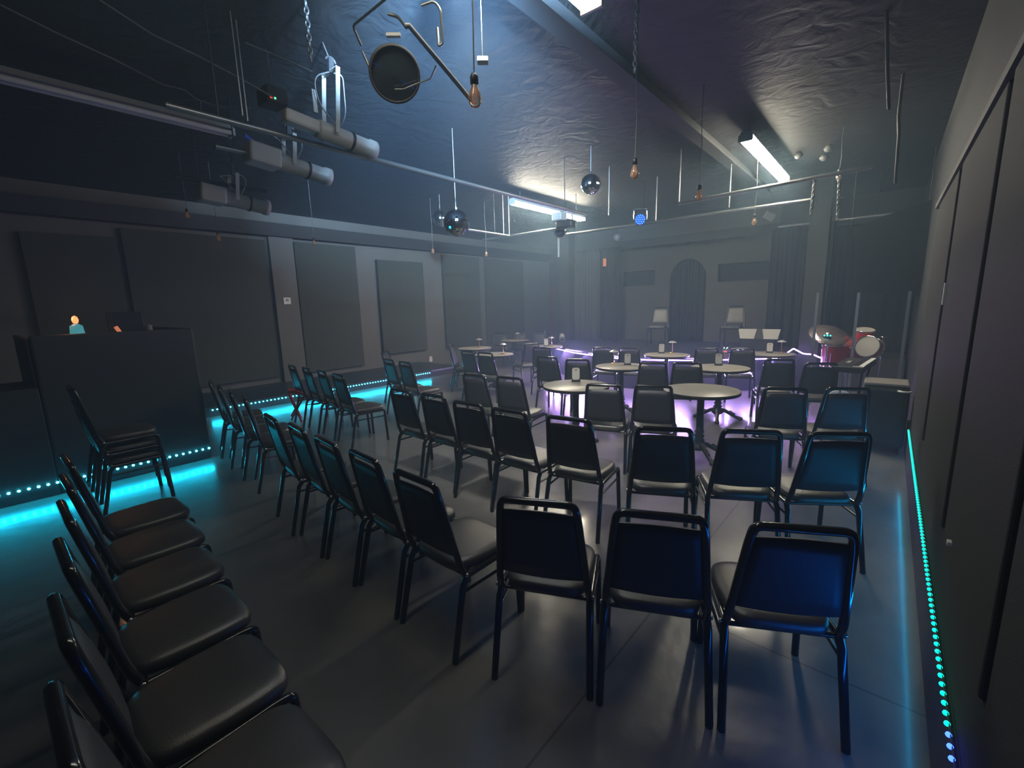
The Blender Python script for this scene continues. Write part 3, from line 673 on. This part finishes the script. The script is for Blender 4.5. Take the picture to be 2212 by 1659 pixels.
# the big round light seen from below at top centre, with its bent arms and cables
t = thing('wash_light', dep(853, 160, 2.3), label='large round black wash light pointing down at top centre, wrapped in wires', cat='stage light')
ax = (Vector((.2, -.1, CH-.6))-dep(853, 160, 2.3)).normalized()
MB().lathe([(.0001, -.22), (.07, -.22), (.115, -.12), (.13, .0), (.128, .03), (.118, .035), (.115, .02), (.0001, .015)], (0, 0, 0), 28, axis=ax).build('body', 'cableg', t)  # black body coloured grey, the veil of haze put into its colour
MB().lathe([(.112, .022), (.0001, .034)], (0, 0, 0), 28, axis=ax).build('lens', 'lens', t)
l0 = t.location
def rel(x, y, D): return dep(x, y, D)-l0
MB().tube(fillet([rel(840, -8, 2.0), rel(762, 56, 2.2), rel(781, 99, 2.25)], .02), .006, 6).build('bent_arm', 'alu', t)
MB().tube(fillet([rel(783, 112, 2.25), rel(802, 154, 2.25), rel(812, 152, 2.3), rel(828, 131, 2.3), rel(835, 160, 2.3)], .02), .006, 6).build('wire_loop', 'chain', t)
MB().tube(fillet([rel(910, 12, 2.15), rel(938, 2, 2.15), rel(952, 20, 2.15), rel(956, 95, 2.2), rel(948, 100, 2.2), rel(945, 60, 2.2)], .02), .0065, 6).build('clamp_arm', 'chain', t)
MB().tube(fillet([rel(838, 30, 2.2), rel(860, 36, 2.2), rel(878, 60, 2.15)], .03), .008, 6).build('hook', 'alu', t)
MB().tube([rel(853, 193, 2.3), rel(872, 193, 2.3), rel(895, 183, 2.3), rel(930, 170, 2.3), rel(943, 140, 2.25)], .004, 6).build('safety_wire', 'chain', t)
MB().obox(rel(850, 76, 2.2), RT, UP, _f, .035, .008, .008).build('rating_plate', 'label', t)
pipe('boom_arm', [dep(876, 56, 1.9), dep(884, 56, 1.9), dep(950, 135, 2.05), dep(1022, 222, 2.2)],   .0105, 'label', 'bright white boom arm slanting down to the nearest bulb', 'boom arm')
o = MB().obox(dep(1043, 131, 2.6), RT, UP, _f, .032, .014, .02).build('junction_box', 'whitemetal', None, .003); tag(o, 'small pale box above the nearest hanging bulb', 'box')
_p = dep(1043, 131, 2.6); MB().tube([_p+Vector((0, 0, .015)), (_p.x, _p.y, CEIL)], .003, 6).build('wire', 'cable', o)
o = MB().lathe([(.0001, .02), (.10, .015), (.10, -.01), (.0001, -.02)], dep(1066, 289, 6.0)+Vector((0, 0, .0)), 24).build('ceiling_speaker', emi('pale_disc', (.2, .35, .8), .12)); o.data.materials[0] = MT['whitemetal']; tag(o, 'pale oval disc fitting under the ceiling right of centre', 'ceiling fitting')
# unseen white lamp added above the view to brighten the middle of the floor
fp = dep(985, -75, 2.48)
t = thing('added_fill_light', fp, label='added white fill light, unseen above the view, brightening the middle floor', cat='stage light')
MB().box(-.14, .14, -.06, .06, -.02, .12).build('housing', 'matblack', t, .01)
MB().tube([(0, 0, .11), (0, 0, CEIL-fp.z)], .012, 8).build('hanger', 'blackmetal', t)
fl = light('added_fill_beam', 'SPOT', (0, 0, -.03), 520, (.96, .97, .93), t, spot_size=1.6, spot_blend=1., shadow_soft_size=.12)
fl.rotation_euler = (Vector((-2.9, 5.2, 0))-fp).to_track_quat('-Z', 'Y').to_euler()
fp = dep(1010, -330, 1.72)  # second unseen lamp, added to make the ceiling haze glow blue
t = thing('added_fill_light', fp, label='added blue fill light, unseen, above and behind the view, tinting the ceiling haze', cat='stage light')
MB().box(-.10, .10, -.06, .06, -.02, .10).build('housing', 'matblack', t, .01)
MB().tube([(0, 0, .09), (0, 0, CEIL-fp.z)], .012, 8).build('hanger', 'blackmetal', t)
_d = (dep(980, 60, 4)-fp).normalized(); _d.z = .50
fl = light('added_fill_beam', 'SPOT', (0, 0, 0), 42000, (.34, .62, 1), t, spot_size=1.6, spot_blend=1., shadow_soft_size=.10)
fl.location = _d*.12; fl.rotation_euler = _d.to_track_quat('-Z', 'Y').to_euler()
# ---- bulbs
def bulb(px, D, lab, r=.032):
    c = dep(px[0], px[1], D); t = thing('pendant_bulb', c, label=lab, cat='bulb', group='vintage pendant bulbs')
    MB().lathe([(.0001, -r*1.35), (r*.55, -r*1.22), (r*.93, -r*.6), (r, 0), (r*.82, r*.75), (r*.50, r*1.5), (r*.40, r*1.9)], n=20).build('glass', 'glassamber', t)
    MB().tube([(-r*.2, 0, r*1.3), (-r*.35, 0, -r*.5), (r*.05, 0, -r*.7), (r*.3, 0, -r*.4), (r*.15, 0, r*1.3)], r*.05, 5).build('filament', 'filament', t)
    MB().lathe([(.0001, r*3.4), (r*.45, r*3.3), (r*.62, r*2.9), (r*.62, r*1.9), (r*.3, r*1.85)], n=16).build('socket', 'blackmetal', t)
    MB().tube([(0, 0, r*3.3), (r*.25, 0, (CEIL-c.z)*.4), (-r*.1, 0, (CEIL-c.z)*.7), (0, 0, CEIL-c.z)], .0035, 6).build('cord', 'cableg', t)
bulb((1026, 212), 2.15, 'amber filament bulb hanging nearest the camera at top centre')
bulb((1371, 374), 3.4, 'amber filament bulb on a long cord left of centre right')
bulb((1510, 424), 4.4, 'clear bulb with a dark socket left of the right lit fixture')
bulb((1629, 480), 6.0, 'small amber bulb hanging in front of the stage header')
bulb((472, 515), 6.2, 'tiny dark bulb at left under the farthest spotlight', .028)
bulb((679, 526), 7.2, 'tiny bulb in front of the left wall pilaster', .028)
bulb((935, 543), 8.6, 'tiny bulb above the lower-hung wall panel', .03)
bulb((1050, 550), 9.0, 'tiny amber bulb above the far left tables', .032)
bulb((405, 466), 5.8, 'tiny bright bulb left of the farthest spotlight', .026)
bulb((1812, 383), 5.5, 'small bulb at the right end of the upper cross pipe', .03)
# ---- mirror balls
def ball(px, D, r, lab):
    c = dep(px[0], px[1], D); t = thing('mirror_ball', c, label=lab, cat='mirror ball', group='mirror balls')
    mb = MB(); nl, ns = 18, 30
    prof = [(r*math.sin(math.pi*i/nl)+.0001, -r*math.cos(math.pi*i/nl)) for i in range(nl+1)]
    mb.lathe(prof, n=ns, smooth=False).build('mirrored_sphere', 'mirror', t)
    MB().tube([(0, 0, r), (0, 0, r+.03)], .012, 8).build('cap', 'chrome', t)
    MB().tube([(0, 0, r+.03), (0, 0, CEIL-c.z)], .005, 6).build('cord', 'chain', t)
ball((986, 482), 5.3, .155, 'largest mirror ball, hanging left of the left lit fixture')
ball((951, 472), 8.2, .14, 'mirror ball half hidden behind the largest one')
ball((1276, 398), 5.9, .128, 'mirror ball hanging right of the left lit fixture')
# ---- LED par lights
def par(c, r, lab, ax, face='parblue'):
    t = thing('led_par_light', c, label=lab, cat='spotlight', group='blue LED par lights')
    ax = Vector(ax).normalized()
    MB().lathe([(.0001, -r*1.6), (r*.7, -r*1.5), (r*1.12, -.4*r), (r*1.12, .15*r), (r, .15*r), (r, .02*r)], n=24, axis=ax).build('body', 'blackmetal', t)
    MB().lathe([(r, .0), (.0001, .001)], n=24, axis=ax).build('face', 'parface', t)
    X = ax.orthogonal().normalized(); Y = ax.cross(X); mb = MB()
    for rr, k in ((0, 1), (.42, 6), (.78, 12)):
        for j in range(k):
            a = 2*math.pi*j/k+.2; mb.lathe([(.0001, .006), (r*.11, .004), (r*.12, 0)], X*(r*rr*math.cos(a))+Y*(r*rr*math.sin(a))+ax*.004, 8, axis=ax)
    mb.build('led_lenses', face, t)
    s_ = ax.cross(Vector((0, 0, 1))).normalized()
    MB().tube(fillet([s_*(r*1.2), s_*(r*1.2)+Vector((0, 0, r*1.9)), -s_*(r*1.2)+Vector((0, 0, r*1.9)), -s_*(r*1.2)], .03), .006, 6).build('yoke', 'chrome', t)
    MB().tube([(0, 0, r*1.9), (0, .12, r*2.2), (0, .16, CEIL-c[2])], .007, 6).build('hanger', 'chrome', t)
    return t
c = onY(1383, 474, 7.45); t = par(c, .088, 'round LED par light glowing blue in the middle of the cross pipe', (Vector((0, 0, CH))-c))
light('par_beam', 'SPOT', (0, 0, 0), 8, (.02, .12, 1), t, spot_size=.9, spot_blend=.5, shadow_soft_size=.05).rotation_euler = (Vector((0, 0, CH))-c).to_track_quat('-Z', 'Y').to_euler()
c = onY(1772, 475, 9.9); par(c, .05, 'tiny blue LED light on the far cross pipe by the pillar', (Vector((0, 0, CH))-c))
# rigging junk at the left end of the long cross pipe
t = thing('scanner_light', onY(1208, 475, 6.9), label='white and black moving light above the cross pipe at the left stage corner', cat='stage light')
MB().box(-.10, .10, -.10, .10, -.02, .12).build('base', 'whitemetal', t, .02); MB().box(-.04, .30, -.08, .08, -.16, -.03).build('head', 'blackmetal', t, .03); MB().tube(fillet([(.1, 0, .1), (.25, 0, .12), (.28, 0, -.05)], .05), .015, 8).build('arm', 'whitemetal', t)
t = thing('par_can', onY(1212, 500, 7.1), label='dark round can light with a bright rim hung below the left stage corner', cat='stage light')
MB().lathe([(.0001, -.12), (.09, -.10), (.10, .10), (.085, .10), (.08, .02), (.0001, .0)], n=24, axis=(.4, -1, -.3)).build('body', 'blackmetal', t); MB().lathe([(.085, .101), (.105, .101), (.105, .08)], n=24, axis=(.4, -1, -.3)).build('rim', 'chrome', t)
p0 = onY(1205, 512, 7.1); chain('chain', (p0.x, p0.y, p0.z-.22), (p0.x, p0.y, p0.z+.02), 'short pale chain hanging under the round can light', .03, .004)
p0 = onY(1758, 400, 6.2); chain('chain', onY(1752, 462, 6.29), onY(1760, 388, 6.29), 'coiled pale chain hanging from the upper cross pipe, left of two', .04, .010)
p0 = onY(1813, 400, 6.2); chain('chain', onY(1809, 475, 6.27), onY(1814, 376, 6.27), 'coiled pale chain hanging from the upper cross pipe, right of two', .04, .008)
o = MB().box(-.13, .13, -.01, .01, -.07, .07).build('exit_box', 'whitemetal', None, .005); o.rotation_euler = (0, 0, 0); _p = onX(1164, 519, WL+.013); o.location = _p; o.scale = (.07, 14, 1.2); tag(o, 'small blank white box high on the left wall beside the dark pillar', 'box')
o = MB().box(-.09, .09, -.05, .05, -.07, .07).build('wall_speaker', 'cardgrey', None, .01); o.location = onY(1662, 467, 10.5); o.rotation_euler = (.4, .5, .6); tag(o, 'small tilted grey speaker high above the stage at right', 'speaker')
p0 = onY(1333, 513, 11.4); o = MB().lathe([(.0001, .10), (.07, .07), (.10, 0), (.07, -.07), (.0001, -.10)], p0, 16).build('hanging_globe', 'cardgrey'); tag(o, 'grey round globe above the orange wall light', 'globe'); MB().tube([p0+Vector((0, 0, .09)), (p0.x, p0.y, CEIL)], .006, 6).build('rod', 'blackmetal', o)
p0 = onY(1306, 567, 11.35); o = MB().tube([(p0.x, p0.y, p0.z-.10), (p0.x, p0.y, p0.z+.10)], .045, 12).build('wall_sconce', 'orangedim'); tag(o, 'small orange wall light on the dark strip left of the stage wall', 'wall light')
# insulation lumps on the ceiling by the right fixture
for k, (x, y) in enumerate(((1790, 320), (1780, 340), (1725, 335))):
    c = at(x, y, CEIL-.04); mb = MB(); mb.lathe([(.0001, -.05), (.04, -.04), (.06, 0), (.03, .04)], c, 8)
    tag(mb.build('ceiling_clamp', 'cableg'), ['upper grey clamp on the ceiling right of the right lit fixture', 'lower grey clamp on the ceiling right of the right lit fixture', 'small clamp on the ceiling just right of the right lit fixture'][k], 'clamp')

# ================================================================ STAGE DRAPES
def drape(name, x0, x1, y, z0, z1, m, lab, folds=6, amp=.03, arch=None):
    mb = MB(); nx = folds*8; nz = 8 if not arch else 18; V = []
    for i in range(nz+1):
        z = z0+(z1-z0)*i/nz
        for j in range(nx+1):
            t_ = j/nx; x = x0+(x1-x0)*t_
            V.append((x, y+amp*math.sin(2*math.pi*folds*t_+.6*math.sin(5*t_))*(1-.25*i/nz), z))
    F_ = [(i*(nx+1)+j, i*(nx+1)+j+1, (i+1)*(nx+1)+j+1, (i+1)*(nx+1)+j) for i in range(nz) for j in range(nx)]
    mb.add(V, F_, True); o = mb.build(name, m); md = o.modifiers.new('thick', 'SOLIDIFY'); md.thickness = .006
    return tag(o, lab, 'curtain')
drape('curtain', -4.75, -3.40, BY+.22, SZ, 2.95, 'curtain', 'dark pleated curtain hanging in the arched doorway', 9, .035)
drape('curtain', -7.20, -6.28, 11.45, SZ, 3.15, 'curtaing', 'grey curtain left of the stage wall', 5, .03)
drape('curtain', -6.26, -5.70, 11.52, SZ, 3.15, 'curtain', 'narrow black curtain with the orange light, left of the stage wall', 3, .02)
drape('curtain', -2.09, -1.45, 11.40, SZ, 3.15, 'curtain', 'black curtain at the right end of the stage wall', 4, .04)
drape('curtain', -1.44, -.95, 11.20, SZ, 3.15, 'curtain', 'second black curtain behind the pillar', 3, .05)
MT['deadblack'] = mat('dead_black_drape', (.006, .006, .008), .95, spec=.1)
drape('curtain', -.90, .33, 10.9, SZ, 3.0, 'deadblack', 'dark curtain behind the drum kit', 6, .03)
t = thing('projection_screen', (0, 8.9, 0), label='large black panel hung above the drum shield at right', cat='panel')
q = [onY(*p_, 8.9) for p_ in ((1838, 492), (1852, 632), (2000, 640), (2016, 430))]
MB().prism([(min(v.x, .33), 0, v.z) for v in q], (0, .04, 0)).build('panel', mat('dead_black', (.004, .004, .005), .9, spec=.1), t)
MB().tube([(min(q[0].x, .33), .02, q[0].z), (min(q[0].x, .33), .02, CEIL)], .004, 6).tube([(.30, .02, q[3].z), (.30, .02, CEIL)], .004, 6).build('hanging_wire', 'cable', t)

# ================================================================ DRUM SHIELD, DRUMS, KEYBOARD, SPEAKER
t = thing('drum_shield', label='clear acrylic drum shield with pale hinge posts at right', cat='drum shield')
PS = [(onY(1761, 700, 7.5), onY(1767, 632, 7.5).z), (onY(1848, 700, 7.75), onY(1856, 632, 7.75).z), (onY(1957, 700, 7.3), onY(1968, 629, 7.3).z)]
for i, (p, zt) in enumerate(PS):
    MB().box(p.x-.016, p.x+.016, p.y-.012, p.y+.012, .01, zt).build('hinge_post', 'acrylicedge', t)
for (p, z1), (q_, z2) in zip(PS, PS[1:]):
    d = Vector((q_.x-p.x, q_.y-p.y, 0)); nn = Vector((-d.y, d.x, 0)).normalized()*.004
    MB().prism([(p.x+.016, p.y, .01), (q_.x-.016, q_.y, .01), (q_.x-.016, q_.y, z2), (p.x+.016, p.y, z1)], nn).build('clear_panel', 'acrylic', t)
def drum(c, r, h, axis, m, lab, legs=None, n=28):
    t = thing('drum', c, label=lab, cat='drum', group='drum kit')
    MB().lathe([(r, -h/2), (r, h/2)], n=n, axis=axis).build('shell', m, t)
    for s in (-1, 1):
        MB().lathe([(.0001, s*h/2), (r*.98, s*h/2)], n=n, axis=axis).build('head', 'drumhead', t)
        MB().lathe([(r*.99, s*h/2-.012), (r*1.04, s*h/2-.012), (r*1.04, s*h/2+.012), (r*.99, s*h/2+.012)], n=n, axis=axis).build('hoop', 'chrome', t)
    if legs:
        for a in (0.3, 2.4, 4.5): MB().tube([(r*1.03*math.cos(a), r*1.03*math.sin(a), .05), (r*1.05*math.cos(a), r*1.05*math.sin(a), -c[2]+.02), (r*1.15*math.cos(a), r*1.15*math.sin(a), -c[2])], .006, 6).build('leg', 'chrome', t)
    return t
DY = 8.3
a = onY(1803, 768, DY); drum((a.x, a.y, a.z), .17, .32, (0, 0, 1), 'reddrum', 'bright red floor drum behind the left shield post', True)
a = onY(1822, 770, DY+.25); drum((a.x+.08, a.y+.2, a.z-.02), .16, .28, (0, 0, 1), 'reddrum', 'dark red drum just right of the bright red one', True)
a = onY(1866, 726, DY+.1); drum((a.x, a.y, a.z), .12, .20, (.1, -.3, 1), 'reddrum', 'small dark red tom on a stand behind the middle post')
MB().tube([(0, 0, -.1), (0, .05, -a.z)], .01, 6).build('stand', 'chrome', bpy.data.objects[[o.name for o in bpy.data.objects if o.name.startswith('drum')][-1]] if False else None) if False else None
a = onY(1878, 750, DY-.1); drum((a.x, a.y, a.z), .15, .14, (-.35, -.9, .25), 'reddrum', 'drum showing its round white head right of the middle post')
a = onY(1790, 722, DY-.2); t = thing('cymbal', a, label='large tilted cymbal catching purple light at the left of the drum kit', cat='cymbal', group='drum kit')
MB().lathe([(.0001, .03), (.03, .022), (.04, .010), (.12, .004), (.255, -.012), (.255, -.014), (.12, .001), (.0001, .02)], n=36, axis=(.30, -.50, .9)).build('plate', 'cymbal', t)
MB().tube([(0, 0, .04), (.02, .02, -a.z+.30)], .009, 8).tube([(.02, .02, -a.z+.35), (.22, .1, -a.z)], .008, 6).tube([(.02, .02, -a.z+.35), (-.18, .1, -a.z)], .008, 6).tube([(.02, .02, -a.z+.35), (.02, -.2, -a.z)], .008, 6).build('stand', 'chrome', t)
a = onY(1826, 733, DY+.1); t = thing('cymbal', a, label='second cymbal, pinkish, overlapping the large one on its right', cat='cymbal', group='drum kit')
MB().lathe([(.0001, .03), (.03, .022), (.10, .006), (.19, -.01), (.19, -.012), (.0001, .02)], n=32, axis=(.35, -.40, .9)).build('plate', 'cymbal', t)
MB().tube([(0, 0, .04), (0, .02, -a.z)], .009, 8).build('stand', 'chrome', t)
a = onY(1908, 728, DY); t = thing('cymbal_stand', (a.x, a.y, 0), label='slim stand with a small teal-lit top at the right of the drum kit', cat='stand')
MB().tube([(0, 0, .35), (0, 0, a.z)], .009, 8).build('pole', 'chrome', t); MB().lathe([(.0001, a.z+.01), (.06, a.z), (.0001, a.z-.01)], n=16).build('top_disc', 'chrome', t)
for k in range(3): MB().tube([(0, 0, .45), (.22*math.cos(2.1*k), .22*math.sin(2.1*k), 0)], .008, 6).build('leg', 'chrome', t)
t = thing('effects_box', onY(1788, 722, 8.0)+Vector((0, 0, -.03)), label='small box with a row of three teal lights under the large cymbal', cat='box')
MB().box(-.05, .05, -.02, .02, -.03, .02).build('case', 'blackmetal', t)
for k in (-1, 0, 1): MB().lathe([(.0001, .012), (.009, .008), (.012, 0), (.009, -.008), (.0001, -.012)], (k*.036, -.022, .012), 8).build('teal_light', 'teal_emit', t)
MB().tube([(0, 0, -.03), (0, 0, -t.location.z)], .008, 6).build('stand', 'chrome', t)
# pedal / stand feet glowing cyan
a = at(1905, 850, .1); t = thing('drum_hardware', (a.x-.02, 8.0, 0), label='tangle of chrome stand feet and a pedal shining cyan beside the speaker', cat='drum hardware')
for k, (x, y, z, x2, y2, z2) in enumerate(((-.20, 0, .0, .02, .1, .42), (.02, .1, .42, .22, -.05, 0), (-.15, -.2, .02, .12, -.15, .20), (-.05, -.1, .30, .2, -.1, .32), (.0, -.15, 0, -.1, .1, .35))):
    MB().tube([(x, y, z), (x2, y2, z2)], .011, 6).build('strut', 'chrome', t)
MB().prism([(-.10, -.25, .02), (.0, -.25, .02), (.0, .05, .10), (-.10, .05, .10)], (0, 0, .012)).build('pedal', 'chrome', t)
# keyboard
t = thing('keyboard', label='electronic keyboard seen end-on, pale key strip along its right side', cat='keyboard')
K1, K2 = at(1846, 803, .86), at(1872, 775, .86); L1_ = at(1793, 800, .86); d = Vector((.10, 1, 0)).normalized(); s_ = Vector((d.y, -d.x, 0))
c = Vector((-.26, 6.95, .84))
MB().obox(c, d, s_, Vector((0, 0, 1)), .50, .155, .035).build('case', 'blackmetal', t, .01)
mb = MB()
for k in range(26): mb.obox(c+d*(-.46+.0368*k)+s_*.10+Vector((0, 0, .040)), d, s_, Vector((0, 0, 1)), .0172, .050, .006)
mb.build('white_keys', 'white', t)
mb = MB()
for k in range(25):
    if k % 7 in (2, 6): continue
    mb.obox(c+d*(-.442+.0368*k)+s_*.075+Vector((0, 0, .050)), d, s_, Vector((0, 0, 1)), .009, .028, .005)
mb.build('black_keys', 'blackmetal', t)
MB().obox(c-s_*.06+Vector((0, 0, .037)), d, s_, Vector((0, 0, 1)), .12, .02, .003).build('display', 'cardgrey', t)
for s in (-1, 1): MB().tube([c+d*(s*.32)+s_*.12-Vector((0, 0, .03)), c-d*(s*.32)-s_*.0+Vector((0, 0, -c.z))], .014, 8).build('stand_leg', 'blackmetal', t)
t = thing('stool', (-.34, 6.25, 0), label='low stool with two pale half-round cushions under the keyboard', cat='stool')
for s in (-1, 1):
    MB().prism([(s*.012+s*.115*math.sin(math.pi*k/12)*.95, -.02, .52+.105*math.cos(math.pi*k/12)) for k in range(13)], (0, .04, 0)).build('pad', 'white', t, .004)
MB().tube([(0, 0, .45), (0, 0, .05)], .015, 8).tube([(-.15, -.1, .01), (0, 0, .2)], .010, 6).tube([(.15, -.1, .01), (0, 0, .2)], .010, 6).tube([(0, .16, .01), (0, 0, .2)], .010, 6).build('base', 'blackmetal', t)
# speaker cabinet by the wall
t = thing('speaker_cabinet', (.055, 6.30, 0), label='bulky black speaker cabinet with a grey top standing by the right wall', cat='speaker')
MB().box(-.20, .20, -.22, .22, .06, .74).build('cabinet', 'grille', t, .05); MB().box(-.19, .19, -.20, .21, .735, .765).build('top_pad', 'greytop', t, .012)
MB().tube(fillet([(.10, -.23, .70), (.13, -.27, .70), (.19, -.27, .70), (.20, -.22, .70)], .02), .010, 6).build('handle', 'white', t)
for x in (-.15, .15): MB().lathe([(.0001, -.015), (.03, -.015), (.03, .015), (.0001, .015)], (x, -.15, .031), 12, axis=(1, 0, 0)).build('caster', 'blackmetal', t)
# floor monitor with pale sloping panels on stage
t = thing('stage_monitor', (0, 0, 0), label='dark cabinet on the stage with two pale sloping panels split by dark controls', cat='speaker')
q = [onY(x, y, 9.75) for x, y in ((1594, 711), (1682, 709), (1682, 729), (1603, 731), (1650, 757))]
yb = 9.75
MB().prism([(q[3].x, yb, SZ), (q[2].x-.12, yb, SZ), (q[2].x-.05, yb, q[3].z), (q[3].x-.02, yb, q[3].z)], (0, .45, 0)).build('cabinet', 'blackmetal', t)
def slope(xa, xb, m, nm, off=0):
    zt, zb = q[0].z, q[3].z; 
    MB().prism([(xa+.05, yb-.02+off, zb), (xb+.0, yb-.02+off, zb), (xb+.02, yb+.10+off, zt), (xa-.01, yb+.10+off, zt)], (0, .02, 0)).build(nm, m, t)
w_ = q[1].x-q[0].x
slope(q[0].x, q[0].x+w_*.42, 'paper', 'pale_panel'); slope(q[0].x+w_*.60, q[1].x, 'paper', 'pale_panel'); slope(q[0].x+w_*.36, q[0].x+w_*.64, 'blackmetal', 'control_cluster', .012)
a = onY(1570, 752, 9.6); t = thing('effect_light', (a.x, a.y, SZ), label='small domed effect light on the stage edge showing a red spark', cat='stage light')
MB().lathe([(.0001, .17), (.06, .155), (.10, .10), (.11, .03), (.10, 0), (.0001, 0)], n=20).build('dome', 'chrome', t); MB().box(-.02, .03, -.115, -.105, .03, .05).build('red_indicator', 'red_emit', t)
for k, (px, D) in enumerate((((1214, 735), 10.8),)):
    a = onY(px[0], px[1], 10.6); t = thing('small_spotlight', (a.x, a.y, SZ), 0, label='little pale spotlight on the left end of the stage floor', cat='stage light')
    MB().lathe([(.0001, -.1), (.06, -.09), (.07, .08), (.0001, .08)], (0, 0, .16), 16, axis=(.5, -.6, -.3)).build('head', 'whitemetal', t); MB().tube(fillet([(-.08, 0, .16), (-.08, 0, .01), (.08, 0, .01), (.08, 0, .16)], .02), .01, 6).build('yoke', 'whitemetal', t)
# red folding stool at left
t = thing('folding_stool', (0, 0, 0), label='red folding stool with crossed legs before the riser at left', cat='stool')
a, b_ = at(622, 846, .46), at(655, 848, .46); a = Vector((-6.95, 3.35, .46)); 
p1, p2 = at(622, 845, .50), at(657, 850, .50); f1, f2 = at(630, 906, .02), at(652, 912, .02)
up_ = Vector((0, 0, 1)); dd = (p2-p1); dep_ = Vector((-.9, .4, 0))*.28
MB().prism([p1, p2, p2+dep_, p1+dep_], (0, 0, -.03)).build('seat', 'red', t)
for o_ in (Vector((0, 0, 0)), dep_):
    mid = (p1+p2+f1+f2)/4+o_
    MB().tube([p1+o_-up_*.03, f2+o_], .014, 8).tube([p2+o_-up_*.03, f1+o_], .014, 8).build('crossed_legs', 'red', t)
